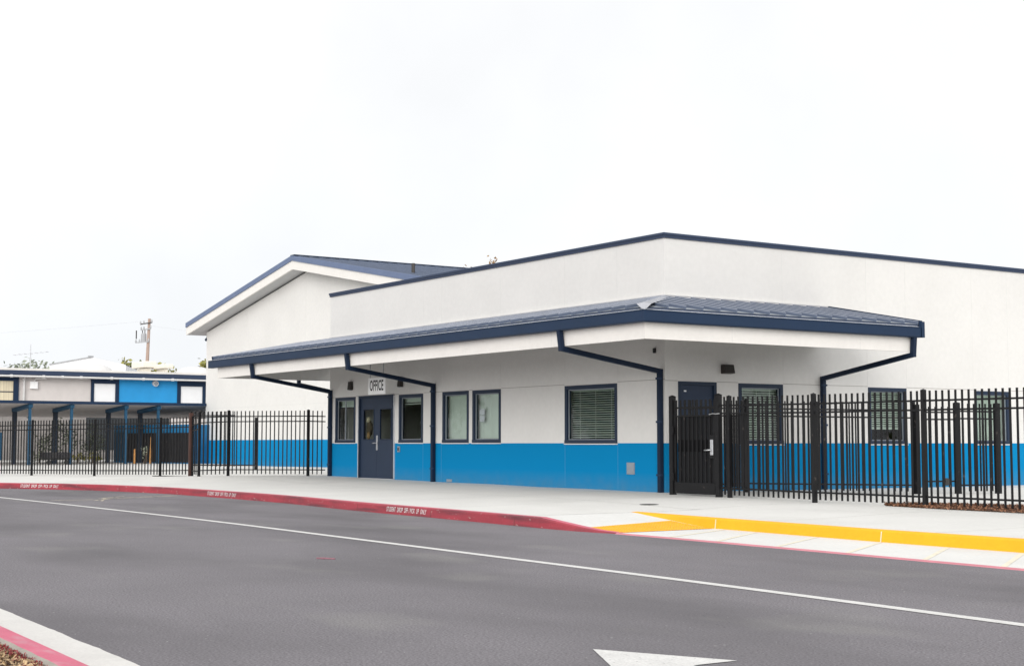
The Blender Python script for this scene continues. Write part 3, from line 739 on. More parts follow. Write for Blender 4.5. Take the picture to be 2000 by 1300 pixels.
hd.build('handle', 'steel', dd_, smooth=True)
# side door (wall B)
b0, b1, z0, z1 = DB
sd = MB(); sd.box(-.10, .012, b0, b1, z1 - .07, z1); sd.box(-.10, .012, b0, b0 + .07, z0, z1 - .07); sd.box(-.10, .012, b1 - .07, b1, z0, z1 - .07)
so = sd.build('side_door', 'navyframe', office)
sl = MB(); sl.box(-.075, -.03, b0 + .072, b1 - .072, z0 + .02, z1 - .072); sl.build('door_leaf', 'door', so)
sm = MB(); sm.box(-.03, -.012, b0 + .17, b0 + .23, 2.245, 2.275); sm.build('door_label', 'steel', so)

# wall lamps, boxes, camera
def lamp_a(x, z, parent):
    m = MB(); m.add([(x - .085, 0, z + .12), (x + .085, 0, z + .12), (x + .085, 0, z - .11), (x - .085, 0, z - .11), (x - .085, -.075, z + .12), (x + .085, -.075, z + .12), (x + .085, -.10, z - .10), (x - .085, -.10, z - .10)],
                    [(3, 2, 1, 0), (4, 5, 6, 7), (0, 1, 5, 4), (2, 3, 7, 6), (1, 2, 6, 5), (3, 0, 4, 7)])
    o = m.build('wall_lamp', 'lampbrown', parent, bevel=.01)
    l = MB(); l.box(x - .07, x + .07, -.09, -.02, z - .118, z - .111); l.build('lens', 'greybox', o)
lamp_a(-13.39, 2.775, office); lamp_a(-10.62, 2.775, office)
m = MB(); y, z = 1.61, 2.72
m.add([(0, y - .13, z + .10), (0, y + .13, z + .10), (0, y + .13, z - .09), (0, y - .13, z - .09), (.12, y - .13, z + .10), (.12, y + .13, z + .10), (.16, y + .13, z - .08), (.16, y - .13, z - .08)],
      [(0, 1, 2, 3), (7, 6, 5, 4), (4, 5, 1, 0), (6, 7, 3, 2), (5, 6, 2, 1), (7, 4, 0, 3)])
m.build('wall_lamp', 'lampbrown', office, bevel=.01)
m = MB(); m.box(-10.79, -10.68, -.03, 0, .985, 1.135); o = m.build('door_opener_button', 'greybox', office, bevel=.004)
m = MB(); m.box(-10.765, -10.705, -.036, -.03, 1.02, 1.10); m.build('reader', 'rubber', o)
m = MB(); m.box(-1.235, -.98, -.018, 0, .572, .815); o = m.build('access_panel', 'greybox', office, bevel=.004)
m = MB(); m.box(-1.215, -1.0, -.022, -.018, .592, .795); m.build('panel_door', 'greybox', o, bevel=.003)
m = MB(); m.box(-8.36, -8.12, -.012, 0, .27, .335); m.build('wall_plate', 'greybox', office)

# canopy ------------------------------------------------------------
D = 2.643; SZ = 3.04; FT = 3.32; XL = -16.45; YR = 4.28
canopy = thing('canopy', (-7, -1.3, SZ), None, None)
canopy.parent = office; canopy.location = Vector((-7, -1.3, SZ)) - office.location
if 'category' in canopy: del canopy['category']
sf = MB()
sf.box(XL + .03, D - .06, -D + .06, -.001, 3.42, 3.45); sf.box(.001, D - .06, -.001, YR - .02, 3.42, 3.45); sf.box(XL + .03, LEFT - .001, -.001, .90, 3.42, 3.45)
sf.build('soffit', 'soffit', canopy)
fa = MB()
fa.box(XL, D, -D, -D + .06, SZ, FT + .12); fa.box(D - .06, D, -D + .06, YR, SZ, FT + .12); fa.box(XL, XL + .06, -D + .06, .93, SZ, FT + .12)
fa.box(.0, D - .06, YR - .06, YR, 3.36, FT + .14)
fj = MB()
for x in (-13.2, -9.9, -6.6, -3.3, -.2): fj.box(x - .004, x + .004, -D - .002, -D, SZ + .005, FT)
for yy in (-.6, 2.75): fj.box(D, D + .002, yy - .004, yy + .004, SZ + .005, FT)
fa.add(fj.v, fj.f, 1)
fa.box(XL + .061, D - .062, -D + .0605, -D + .063, SZ + .02, 3.42, 2); fa.box(D - .063, D - .0605, -D + .064, YR - .01, SZ + .02, 3.42, 2)  # dark lining added inside the fascia to deepen the canopy shade
fa.build('fascia', ['stucco', 'joint', 'soffit'], canopy)
# gutter (box section, open top)
GO = 2.80; GT = 3.535; GB = 3.325
gu = MB()
def gprof(o): return [(D + .001, GB), (GO - .02, GB), (GO, GB + .02), (GO, GT - .015), (GO + .012, GT - .012), (GO + .012, GT), (GO - .01, GT), (GO - .015, GB + .03), (D + .015, GB + .03), (D + .015, GT)]
pr = gprof(0); n = len(pr)
path = [('L', -16.75), ('C', 0), ('R', 4.34)]
for kind, v in path:
    for o_, z in pr:
        if kind == 'L': gu.v.append((v, -o_, z))
        elif kind == 'C': gu.v.append((o_, -o_, z))
        else: gu.v.append((o_, v, z))
for i in range(2):
    for j in range(n - 1): gu.f.append((i * n + j, (i + 1) * n + j, (i + 1) * n + j + 1, i * n + j + 1)); gu.mi.append(0)
gu.box(-16.77, -16.75, -GO, -D, GB, GT); gu.box(D, GO + .01, 4.34, 4.37, GB, GT)
gu.build('gutter', 'navy', canopy)
gd = MB()
gd.quad((-16.70, -GO + .01, GT + .004), (GO - .01, -GO + .01, GT + .004), (D - .02, -D + .02, GT + .045), (-16.70, -D + .02, GT + .045))
gd.quad((GO - .01, -GO + .01, GT + .004), (GO - .01, 4.3, GT + .004), (D - .02, 4.3, GT + .045), (D - .02, -D + .02, GT + .045))
gd.build('gutter_guard', 'guard', canopy)
# sloped metal roof with standing seams
EZ = 3.585; RZ = 4.10; ES = D + .08
def rzf(o): return RZ - (RZ - EZ) * o / ES            # height at distance o from the wall
ro = MB()
XRL = -16.62; YRR = 4.40
ro.add([(XRL, -ES, EZ), (ES, -ES, EZ), (0, 0, RZ), (XRL, 0, RZ), (ES, YRR, EZ), (0, YRR, RZ)], [(0, 1, 2, 3), (1, 4, 5, 2)])
ro.add([(XRL, -ES, EZ - .05), (ES, -ES, EZ - .05), (ES, -ES, EZ), (XRL, -ES, EZ), (ES, YRR, EZ - .05), (ES, YRR, EZ)], [(0, 1, 2, 3), (1, 4, 5, 2)])
ro.add([(XRL, 0, RZ), (LEFT, 0, RZ), (LEFT, 1.0, RZ - .2), (XRL, 1.0, RZ - .2)], [(0, 1, 2, 3)])
se = MB(); sp = .408; hh = .07
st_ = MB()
x = XRL + .05
while x < ES - .1:
    t = 1.0 if x <= 0 else 1 - x / ES
    o1 = max(0.0, x)
    if ES - o1 > .15: se.bar((x, -ES - .004, EZ + hh / 2 - .004), (x, -o1 - (.02 if x > 0 else 0), rzf(o1) + hh / 2 - .004), .022, hh)
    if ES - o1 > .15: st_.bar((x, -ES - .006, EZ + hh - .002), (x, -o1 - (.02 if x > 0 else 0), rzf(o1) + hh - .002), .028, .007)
    x += sp
y = -ES + .13
while y < YRR:
    o1 = max(0.0, -y)
    if ES - o1 > .15: se.bar((ES + .004, y, EZ + hh / 2 - .004), (o1 + (.02 if y < 0 else 0), y, rzf(o1) + hh / 2 - .004), .022, hh)
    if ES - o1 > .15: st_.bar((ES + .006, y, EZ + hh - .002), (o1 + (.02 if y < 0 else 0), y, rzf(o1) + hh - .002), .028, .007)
    y += sp
# hip cap, snow/closure plates, rake trims, wall flashing
hc = MB(); hv = Vector((1, 1, 0)).normalized()
hA = Vector((.02, -.02, RZ + .065)); hB = Vector((ES + .03, -ES - .03, EZ + .075))
wv = hv * .13; dz = Vector((0, 0, .035))
hc.add([hA - wv - dz, hB - wv - dz * .6, hB, hA, hA + wv - dz, hB + wv - dz * .6], [(0, 1, 2, 3), (3, 2, 5, 4)])
e0 = Vector((0, 0, .085))
hc.add([hB - wv - dz * .6, hB, hB + wv - dz * .6, hB + wv * .35 - e0 * 1.2, hB - e0 * 1.3, hB - wv * .35 - e0 * 1.2], [(0, 1, 4, 5), (1, 2, 3, 4)])
hc.build('hip_cap', 'hipcap', canopy)
cl = MB()
x = XRL + .06
while x < ES - .45:
    cl.add([(x + .02, -ES + .0, EZ + .008), (x + sp - .03, -ES + .0, EZ + .008), (x + sp - .03, -ES + .33, rzf(ES - .33) + .010), (x + .02, -ES + .33, rzf(ES - .33) + .010)], [(0, 1, 2, 3)]); x += sp
y = -ES + .14
while y < YRR - .45:
    cl.add([(ES, y + .02, EZ + .008), (ES, y + sp - .03, EZ + .008), (ES - .33, y + sp - .03, rzf(ES - .33) + .010), (ES - .33, y + .02, rzf(ES - .33) + .010)], [(0, 1, 2, 3)]); y += sp
ro.add(se.v, se.f, 1); ro.add(cl.v, cl.f, 2); ro.add(st_.v, st_.f, 3); ro.build('roof_panel', ['roofmetal', 'seam', 'greybox', 'seamglint'], canopy)
rt = MB()
rt.bar((ES + .02, YRR, EZ + .0), (0.0, YRR + .2, RZ + .0), .05, .17); rt.box(GO - .05, GO + .016, YRR - .06, YRR + .03, GB - .0, EZ + .06)
rt.build('rake_trim', 'navy', canopy); rt = MB()
rt.bar((XRL, -ES - .02, EZ + .015), (XRL, 0, RZ + .015), .05, .10); rt.bar((XRL, .0, RZ + .015), (XRL, 1.0, RZ - .185), .05, .10)
rt.bar((XRL + .0, -.0, RZ + .025), (LEFT, -.0, RZ + .025), .16, .04)
rt.build('rake_trim', 'navy', canopy)
fl = MB(); fl.box(LEFT, 0.03, -.03, -.002, RZ - .02, RZ + .075); fl.box(.002, .03, -.002, 4.62, RZ - .02, RZ + .075)
fl.box(LEFT, 0.045, -.045, -.03, RZ + .065, RZ + .085); fl.box(.03, .045, -.03, 4.62, RZ + .065, RZ + .085)
fl.build('wall_flashing', 'conduit', canopy)
cmr = MB(); cmr.box(.0, .09, -.06, -.0, 3.06, 3.13) if False else cmr.box(-.33, -.27, -.05, -.0005, 3.02, 3.12); cmr.build('soffit_camera', 'rubber', canopy, bevel=.01)

# downspouts
def downspout(pts, parent, foot=None):
    m = MB(); w_ = .095
    pts = [Vector(p) for p in pts]
    for a, b in zip(pts, pts[1:]):
        t = (b - a).normalized(); m.bar(a - t * .045, b + t * .045, w_, w_)
    o = m.build('downspout', 'navyshaded', parent, bevel=.008)
    q = pts[-2]; r_ = pts[-1]
    for t in (.06, .42, .86):
        s = MB(); p = q.lerp(r_, t); s.box(p.x - .075, p.x + .075, p.y - .052, p.y + .0, p.z - .02, p.z + .02) if foot != 'x' else s.box(p.x - .0, p.x + .052, p.y - .075, p.y + .075, p.z - .02, p.z + .02)
        s.build('strap', 'navy', o)
    return o
def ds_a(xt, xb, zb):
    return downspout([(xt, -2.74, GB + .02), (xt, -2.69, 2.99), (xb, -.062, 2.645), (xb, -.062, zb)], office)
ds_a(-13.93, -14.56, .29); ds_a(-8.46, -8.93, .25); ds_a(.20, -.09, .24)
downspout([(2.74, 4.19, GB + .02), (2.69, 4.21, 2.98), (.062, 4.36, 2.60), (.062, 4.36, .22)], office, 'x')
downspout([(-16.6, -.05, SZ + .1), (-16.6, -.05, 2.93), (LEFT - .07, .10, 2.66), (LEFT - .07, .10, .30)], office, 'x')

# OFFICE sign
SX0, SX1, SZ0, SZ1 = -10.752, -9.872, 2.448, 2.872
sg = MB(); sg.box(SX0, SX1, -.91, -.89, SZ0, SZ1)
sgo = sg.build('office_sign', 'white'); tag(sgo, 'white OFFICE sign hanging above the double door', 'sign')
text_mesh('lettering', 'OFFICE', 0.37, 'ink', sgo, ((SX0 + SX1) / 2, -.9115, (SZ0 + SZ1) / 2), (1, 0, 0), (0, 0, 1), sx=.58, bold=.008)
for x in (SX0 + .08, SX1 - .10):
    br = MB(); br.box(x, x + .015, -.905, -.895, SZ1, 3.42); br.build('added_rod', 'greybox', sgo)  # rods added to hold the sign forward, where more light reaches it

# ------------------------------------------------------------------ GYM
gym = thing('gym_building', (-27.3, 12, .35), 'taller white gym with gabled blue metal roof behind the office', 'school building')
GY = 5.36; GL = -36.86; GR = -17.7; PX = -27.27
sl_ = (8.155 - 6.33) / (37.68 - 27.27)
def gtop(x): return 7.60 - sl_ * abs(x - PX)
gw = MB()
gw.add([(GL, GY, 0), (GR, GY, 0), (GR, GY, gtop(GR)), (PX, GY, gtop(PX)), (GL, GY, gtop(GL))], [(0, 1, 2, 3, 4)])
GBK = 34.0
gw.add([(GL, GY, 0), (GL, GBK, 0), (GL, GBK, gtop(GL)), (GL, GY, gtop(GL))], [(0, 1, 2, 3)]); gw.add([(GR, GY, 0), (GR, GBK, 0), (GR, GBK, gtop(GR)), (GR, GY, gtop(GR))], [(0, 1, 2, 3)])
gw.add([(GL, GBK, 0), (GR, GBK, 0), (GR, GBK, gtop(GR)), (PX, GBK, gtop(PX)), (GL, GBK, gtop(GL))], [(0, 1, 2, 3, 4)])
gj = MB()
for z in (2.675, 4.32): gj.box(GL, GR, GY - .003, GY, z - .008, z + .008)
for x in (-32.5, -27.3, -22.1): gj.box(x - .007, x + .007, GY - .003, GY, 1.36, gtop(x))
gw.add(gj.v, gj.f, 1); gw.build('wall', ['gym_wall', 'joint'], gym)
OV = .60; EL = -37.68; ER = 2 * PX - EL
def slab(mb, y0, y1, z_off0, z_off1, x0=EL, x1=ER):
    """gable shaped slab between two offsets of the roof line (offset from ridge line height 8.155)"""
    def zt(x, o): return 8.155 + o - sl_ * abs(x - PX)
    V = []
    for y in (y0, y1):
        for x in (x0, PX, x1):
            for o in (z_off0, z_off1): V.append((x, y, zt(x, o)))
    mb.add(V, [(0, 2, 3, 1), (2, 4, 5, 3), (7, 9, 8, 6), (9, 11, 10, 8), (1, 3, 9, 7), (3, 5, 11, 9), (6, 8, 2, 0), (8, 10, 4, 2), (0, 1, 7, 6), (4, 10, 11, 5)])
m = MB(); slab(m, GY - OV, GY - OV + .06, -.49, -.17); m.build('barge_board', 'stucco', gym)
m = MB(); slab(m, GY - OV - .04, GY - OV + .08, -.17, .02); m.build('rake_trim', 'navyglare', gym)
m = MB(); slab(m, GY - OV + .06, GBK, -.485, -.46); so2 = m.build('soffit', 'gymsoffit', gym)
grf = MB(); slab(grf, GY - OV + .08, GBK, -.06, 0.0)
for s in (-1, 1):
    m = MB(); m.box(min(PX + s * 10.41, PX + s * 10.35), max(PX + s * 10.41, PX + s * 10.35), GY - OV + .08, GBK, 8.155 - sl_ * 10.41 - .40, 8.155 - sl_ * 10.41 - .02); m.build('eave_gutter', 'greybox', gym)
sm_ = MB(); y = GY - OV + .2
while y < 22:
    for s in (-1, 1): sm_.bar((PX, y, 8.155 + .02), (PX + s * 10.4, y, 8.155 - sl_ * 10.4 + .02), .03, .05)
    y += .42
grf.add(sm_.v, sm_.f, 1); grf.build('roof_panel', ['gymroof', 'seam'], gym)
m = MB(); m.bar((PX, GY - OV, 8.19), (PX, GBK, 8.19), .35, .03); m.build('ridge_cap', 'navy', gym)
m = MB()
for x in (-36.7, -34.3, -31.9, -29.1, -25.6, -22.6): 
    z = 8.155 - .487 - sl_ * abs(x - PX); m = MB(); m.bar((x - .18, GY - OV + .30, z), (x + .18, GY - OV + .30, z + (sl_ * .36 if x < PX else -sl_ * .36)), .10, .012); m.build('soffit_vent', 'lampbrown', gym)

m = MB(); m.tube([(-20, 5.75, 6.7), (-20, 5.75, 7.22)], .06, 10); m.build('vent_pipe', 'lampbrown', gym)
m = MB(); m.tube([(GL - .12, GY + .1, 5.80), (GL - .12, GY + .1, 5.72), (GL + .0, GY - .03, 5.60)], .06, 8); m.build('downspout', 'navy', gym)

# ------------------------------------------------------------------ FENCES
PK = .0255
def fence_run(parent, posts, h=1.83, postw=.066, pick=.1235, skip=(), pw=PK, side=0.0, first=True):
    """posts: list of (x,y); builds post parts and picket panels with rails"""
    for i, (x, y) in enumerate(posts):
        if i in skip: continue
        g = G(x, y); m = MB(); m.box(x - postw / 2, x + postw / 2, y - postw / 2, y + postw / 2, g - .05, g + h)
        po = m.build('post', 'black', parent)
        c_ = MB(); c_.add([(x - postw / 2 - .004, y - postw / 2 - .004, g + h), (x + postw / 2 + .004, y - postw / 2 - .004, g + h), (x + postw / 2 + .004, y + postw / 2 + .004, g + h), (x - postw / 2 - .004, y + postw / 2 + .004, g + h), (x, y, g + h + .022)],
                         [(3, 2, 1, 0), (0, 1, 4), (1, 2, 4), (2, 3, 4), (3, 0, 4)])
        c_.build('post_cap', 'black', po)
    for (x0, y0), (x1, y1) in zip(posts, posts[1:]):
        l = math.hypot(x1 - x0, y1 - y0); tx, ty = (x1 - x0) / l, (y1 - y0) / l; n = max(1, int(round((l - postw) / pick)) - 1)
        m = MB(); g0, g1 = G(x0, y0), G(x1, y1)
        for i in range(n):
            s = (i + 1) / (n + 1); px, py = x0 + (x1 - x0) * s, y0 + (y1 - y0) * s; g = g0 + (g1 - g0) * s
            jx = .002 * math.sin(i * 7.7 + x0)
            m.bar((px, py, g + .05), (px + jx * tx, py + jx * ty, g + h - .01), pw, pw, up=(tx, ty, 0))
        p = m.build('picket_panel', 'black', parent)
        for zz in (.172, h - .31, h - .165):
            r_ = MB(); r_.bar((x0 + tx * postw / 2, y0 + ty * postw / 2, g0 + zz), (x1 - tx * postw / 2, y1 - ty * postw / 2, g1 + zz), .038, .030); r_.build('rail', 'black', p)

RF = [(2.76, -.8), (4.87, -.8), (7.24, -.8), (9.61, -.8), (11.98, -.8), (14.35, -.8)]
f1 = thing('picket_fence', (7, -.8, .21), 'black steel picket fence nearest the camera right of the gate', 'fence')
fence_run(f1, RF)
x0, y0 = 2.49, -.8
m = MB()
for zz in (.172, 1.52, 1.665): m.bar((2.54, -.8, G(2.5, -.8) + zz), (2.73, -.8, G(2.7, -.8) + zz), .03, .03)
m.bar((2.63, -.8, .28), (2.63, -.8, 2.05), PK); m.build('picket_panel', 'black', f1)
m = MB(); m.box(2.56, 3.22, -.745, -.742, .42, 1.72); m.build('screen', 'screen', f1)

gt_ = thing('pedestrian_gate', (1.8, -.8, .24), 'black steel gate with mesh screen, kick plate and silver lever lock', 'gate')
for x in (1.17, 2.47):
    g = G(x, -.8); m = MB(); m.box(x - .05, x + .05, -.85, -.75, g - .05, 2.09); po = m.build('post', 'black', gt_, bevel=.006)
    c_ = MB(); c_.add([(x - .056, -.856, 2.09), (x + .056, -.856, 2.09), (x + .056, -.744, 2.09), (x - .056, -.744, 2.09), (x, -.8, 2.12)], [(3, 2, 1, 0), (0, 1, 4), (1, 2, 4), (2, 3, 4), (3, 0, 4)]); c_.build('post_cap', 'black', po)
lx0, lx1 = 1.245, 2.405
m = MB()
m.box(lx0, lx0 + .045, -.822, -.778, .28, 2.02); m.box(lx1 - .045, lx1, -.822, -.778, .28, 2.02)
for z in (1.715, 1.875): m.box(lx0 + .045, lx1 - .045, -.820, -.780, z - .015, z + .015)
m.box(lx0 + .045, lx1 - .045, -.820, -.780, .44, .475)
m.build('gate_frame', 'black', gt_)
m = MB(); n = 8
for i in range(n): x = lx0 + .045 + (lx1 - lx0 - .09) * (i + 1) / (n + 1); m.box(x - .0127, x + .0127, -.8128, -.7872, .47, 2.02)
m.build('pickets', 'black', gt_)
m = MB(); m.box(lx0 + .045, lx1 - .045, -.772, -.768, .47, 1.70); m.build('screen', 'screen', gt_)
m = MB(); m.box(lx0 + .01, lx1 - .01, -.832, -.823, .27, .48); m.build('kick_plate', 'black', gt_)
m = MB(); m.box(lx0 + .05, lx1 - .05, -.777, -.774, 1.05, 1.27); m.build('lock_bar_plate', 'black', gt_)
m = MB(); m.box(2.235, 2.40, -.835, -.823, .93, 1.36); lk = m.build('lock_box', 'black', gt_, bevel=.004)
m = MB(); m.box(2.292, 2.368, -.856, -.836, .99, 1.275); m.build('lock_plate', 'steel', lk, bevel=.008)
m = MB(); m.tube([(2.33, -.85, 1.085), (2.33, -.91, 1.085), (2.20, -.912, 1.08)], .014, 8); m.build('lever', 'steel', lk, smooth=True)
for z in (1.45, .58):
    m = MB(); m.box(1.205, 1.265, -.87, -.835, z - .07, z + .07); m.build('hinge', 'black', gt_, bevel=.006)
m = MB(); m.tube([(2.28, -.86, 1.735), (2.38, -.862, 1.75), (2.47, -.862, 1.742), (2.55, -.84, 1.75)], .009, 6); m.build('gate_latch', 'steel', gt_)

f2 = thing('picket_fence', (2.1, 2.4, .24), 'black steel picket fence running back beside the side door', 'fence')
fence_run(f2, [(1.18, -.62), (1.27, 1.0), (2.98, 3.84)], h=1.80, skip=(0,))
m = MB(); x, y = 3.02, 3.87; m.box(x - .055, x + .055, y - .055, y + .055, .17, 1.97); m.build('gate_post', 'black', f2)
gl2 = thing('gate_leaf', (3.2, 4.5, .3), 'low black swing gate with a small wheel behind the fence', 'gate')
m = MB(); n = 4
P0, P1 = Vector((3.09, 4.12)), Vector((3.26, 4.68))
for i in range(n): q = P0.lerp(P1, (i + .3) / n); m.box(q.x - .013, q.x + .013, q.y - .013, q.y + .013, .34, 1.93)
m.build('pickets', 'black', gl2)
for z in (.46, 1.68, 1.82):
    m = MB(); m.bar((P0.x - .03, P0.y - .1, z), (P1.x, P1.y, z), .03, .03); m.build('rail', 'black', gl2)
m = MB(); c = Vector((3.21, 4.52, .45)); m.tube([c - Vector((.02, -.02, 0)), c + Vector((.02, -.02, 0))], .075, 14); m.build('wheel', 'rubber', gl2)
f3 = thing('picket_fence', (3.4, 5.2, .21), 'short run of black picket fence beyond the small wheeled gate', 'fence')
fence_run(f3, [(3.29, 4.76), (3.50, 5.72)], h=1.80, postw=.10)

LF = [(-14.78, -.62), (-16.44, -2.29), (-17.18, -2.86)]
f4 = thing('picket_fence', (-15.8, -1.6, .3), 'black steel picket fence joining the left corner of the office', 'fence')
fence_run(f4, [(-14.70, -.10)] + LF, h=1.83, skip=(0,))
f5 = thing('picket_fence', (-24, -4.2, .19), 'long black steel picket fence across the left side of the yard', 'fence')
fence_run(f5, [(-19.57, -2.11), (-20.78, -2.65), (-23.27, -3.86), (-25.78, -5.09), (-28.35, -6.40), (-30.9, -7.7)], h=1.78)
m = MB()
for i in range(4):
    s = (i + .6) / 4; px, py = -17.18 + (-19.57 + 17.18) * s, -2.86 + .75 * s; m.bar((px, py, .30), (px, py, 1.98), PK)
for zz in (.42, 1.62, 1.78): m.bar((-17.18, -2.86, zz), (-19.57, -2.11, zz - .03), .03, .03)
m.build('picket_panel', 'black', f4)
m = MB(); m.box(-19.66, -19.56, -2.20, -2.10, .2, 2.12); rp_ = m.build('rusty_post', 'rust', f5)
m = MB(); m.add([(-19.2, -2.5, .236), (-20.3, -3.0, .225), (-20.35, -2.85, .225), (-19.25, -2.35, .236)], [(0, 1, 2, 3)]); m.prism([(-19.2, -2.55), (-19.2, -2.4), (-20.3, -2.9), (-20.35, -3.05)], .2, .245); m.build('base_plate', 'rubber', rp_)
gl3 = thing('gate_leaf', (-25.8, 1.1, .33), 'open black gate leaf with bright top rail behind the left fence', 'gate')
A0, A1 = Vector((-26.44, .575)), Vector((-25.128, 1.632))
m = MB(); n = 11
for i in range(n): q = A0.lerp(A1, i / (n - 1)); m.box(q.x - .013, q.x + .013, q.y - .013, q.y + .013, .42, 2.32)
m.build('pickets', 'black', gl3)
m = MB(); m.bar((*A0, .46), (-24.53, 2.165, .46), .04, .04); m.build('rail', 'black', gl3)
m = MB(); m.bar((*A0, 2.17), (*A1, 2.17), .04, .045); m.build('rail', 'black', gl3)
m = MB(); m.box(-24.57, -24.49, 2.13, 2.21, .33, 2.1); m.build('post', 'black', gl3)
m = MB(); m.box(A0.x - .04, A0.x + .04, A0.y - .04, A0.y + .04, .33, 2.33); m.build('post', 'black', gl3)

# ------------------------------------------------------------------ CLASSROOM BLOCK (left background)
CX_ = -48.52
cls = thing('classroom_building', (-55, 2, .42), 'older single storey classroom block with blue panel and navy fascia', 'school building')
def cbox(mb, y0, y1, z0, z1, d0=0.0, d1=.1): mb.box(CX_ + d0, CX_ + d1, y0, y1, z0, z1)
m = MB(); m.box(CX_ - 12, CX_, -16, 24, 0, 4.44); m.build('wall', 'classwall', cls)
m = MB(); m.box(CX_ - 12.3, CX_ + .45, -16, 24, 4.44, 4.645); m.build('fascia', 'navycoping', cls)
m = MB(); m.add([(CX_ + .45, -16, 4.65), (CX_ + .45, 24, 4.65), (CX_ - 12.3, 24, 5.35), (CX_ - 12.3, -16, 5.35)], [(0, 1, 2, 3)])
m.box(CX_ + .30, CX_ + .44, -16, 24, 4.647, 4.75); m.add([(CX_ - 12.3, -16, 4.6), (CX_ - 12.3, 24, 4.6), (CX_ - 12.3, 24, 5.35), (CX_ - 12.3, -16, 5.35)], [(0, 1, 2, 3)]); m.build('roof', 'membrane', cls)
m = MB(); cbox(m, 5.58, 8.58, 3.0, 4.44, 0, .04); m.build('blue_panel', 'classblue', cls)
m = MB(); m.tube([(CX_ + .5, -16, 4.37), (CX_ + .5, 24, 4.37)], .05, 6)
for y in (-1.5, .2, 1.7, 2.6, 3.5, 5.0, 6.6, 8.1): m.tube([(CX_ + .5, y, 4.37), (CX_ + .5, y + .12, 4.37)], .075, 6)
m.tube([(CX_ + .12, 1.0, 4.34), (CX_ + .12, .96, 4.2), (CX_ + .12, .95, 3.0)], .055, 6)
m.tube([(CX_ + .2, 2.0, 4.3), (CX_ + .12, 1.5, 4.28), (CX_ + .12, 1.43, 4.1)], .045, 6)
m.build('conduit', 'conduit', cls)
m = MB(); cbox(m, 1.25, 1.60, 3.80, 4.14, 0, .16); m.build('junction_box', 'white', cls, bevel=.01)
m = MB(); m.tube([(CX_ + .04, 7.40, 4.20), (CX_ + .24, 7.40, 4.17)], .14, 14); o = m.build('wall_lamp', 'conduit', cls)
m = MB(); m.tube([(CX_ + .241, 7.40, 4.17), (CX_ + .26, 7.40, 4.168)], .10, 14); m.build('lens', 'greybox', o)
def cwin(y0, y1, py0, py1, pz0, pz1, mat):
    m = MB(); cbox(m, y0, py0, 3.0, 4.44, 0, .09); cbox(m, py1, y1, 3.0, 4.44, 0, .09); cbox(m, py0, py1, pz1, 4.44, 0, .09); cbox(m, py0, py1, 3.0, pz0, 0, .09)
    o = m.build('window', 'navy', cls); p = MB(); cbox(p, py0, py1, pz0, pz1, .02, .04); p.build('pane', mat, o); return o
cwin(4.20, 5.58, 4.34, 5.40, 3.24, 4.12, 'flatwhite'); cwin(8.58, 10.05, 8.76, 9.92, 3.2, 4.08, 'flatwhite'); cwin(10.05, 12, 10.1, 11.9, 3.2, 4.08, 'flatwhite')
o = cwin(-2.2, .73, -2.0, .48, 3.0, 4.15, 'curtain')
m = MB(); cbox(m, -2.0, .48, 3.62, 3.66, .04, .07); cbox(m, -.9, -.86, 3.0, 4.15, .04, .07); m.build('glazing_bar', 'navy', o)
# lower storey under the walkway roof
m = MB(); cbox(m, -3.5, .02, .42, 1.72, 0, .06); m.build('blue_door', 'postblue', cls)
m = MB(); cbox(m, 4.0, 8.2, .9, 2.5, 0, .05); m.build('long_window', 'inside', cls)
m = MB(); cbox(m, .03, 3.95, .42, 2.6, 0, .05); cbox(m, 3.95, 24, .42, .88, 0, .05); m.build('lower_wall_panel', 'lowergrey', cls)
m = MB(); cbox(m, -16, -3.5, .42, 2.6, 0, .05); cbox(m, -3.5, .02, 1.73, 2.6, 0, .05); m.build('lower_wall_panel', 'lowergrey', cls)

# covered walkway
wk = thing('covered_walkway', (-42, 1, .4), 'low flat roofed walkway on blue posts beside the classrooms', 'canopy')
m = MB(); XN = -36.80
XF = -43.8
m.add([(XN, -14, 2.88), (XN, 5.32, 2.88), (XF, 5.32, 2.46), (XF, -14, 2.46), (XN, -14, 2.80), (XN, 5.32, 2.80), (XF, 5.32, 2.38), (XF, -14, 2.38)], [(0, 1, 2, 3), (7, 6, 5, 4), (0, 4, 5, 1), (1, 5, 6, 2), (3, 7, 4, 0)])
m.add([(XF, 5.32, 2.46), (XF, 12, 2.46), (-36.92, 12, 2.87), (-36.92, 5.32, 2.87), (XF, 5.32, 2.38), (XF, 12, 2.38), (-36.92, 12, 2.79), (-36.92, 5.32, 2.79)], [(0, 1, 2, 3), (7, 6, 5, 4)])
m.build('roof_deck', 'underside', wk)
m = MB(); m.box(XN, XN + .06, -14, 5.34, 2.79, 2.905); m.build('edge_trim', 'navy', wk)
for i, y in enumerate((-4.6, -1.998, -.329, 1.921, 3.312)):
    m = MB(); m.add([(XN - .05, y - .08, 2.78), (XN - .05, y + .08, 2.78), (-39.3, y + .08, 2.64), (-39.3, y - .08, 2.64), (XN - .05, y - .08, 2.64), (XN - .05, y + .08, 2.64), (-39.3, y + .08, 2.49), (-39.3, y - .08, 2.49)],
                    [(0, 1, 2, 3), (7, 6, 5, 4), (0, 4, 5, 1), (1, 5, 6, 2), (2, 6, 7, 3), (3, 7, 4, 0)]); m.build('beam', 'postblue', wk)
    m = MB(); m.box(XN - .22, XN - .12, y - .05, y + .05, .33, 2.64); m.build('post', 'postblue', wk)
    m = MB(); m.box(-39.2, -39.03, y - .08, y + .08, .33, 2.52); m.build('post', 'postshade', wk).__setitem__('label', 'dark inner post')

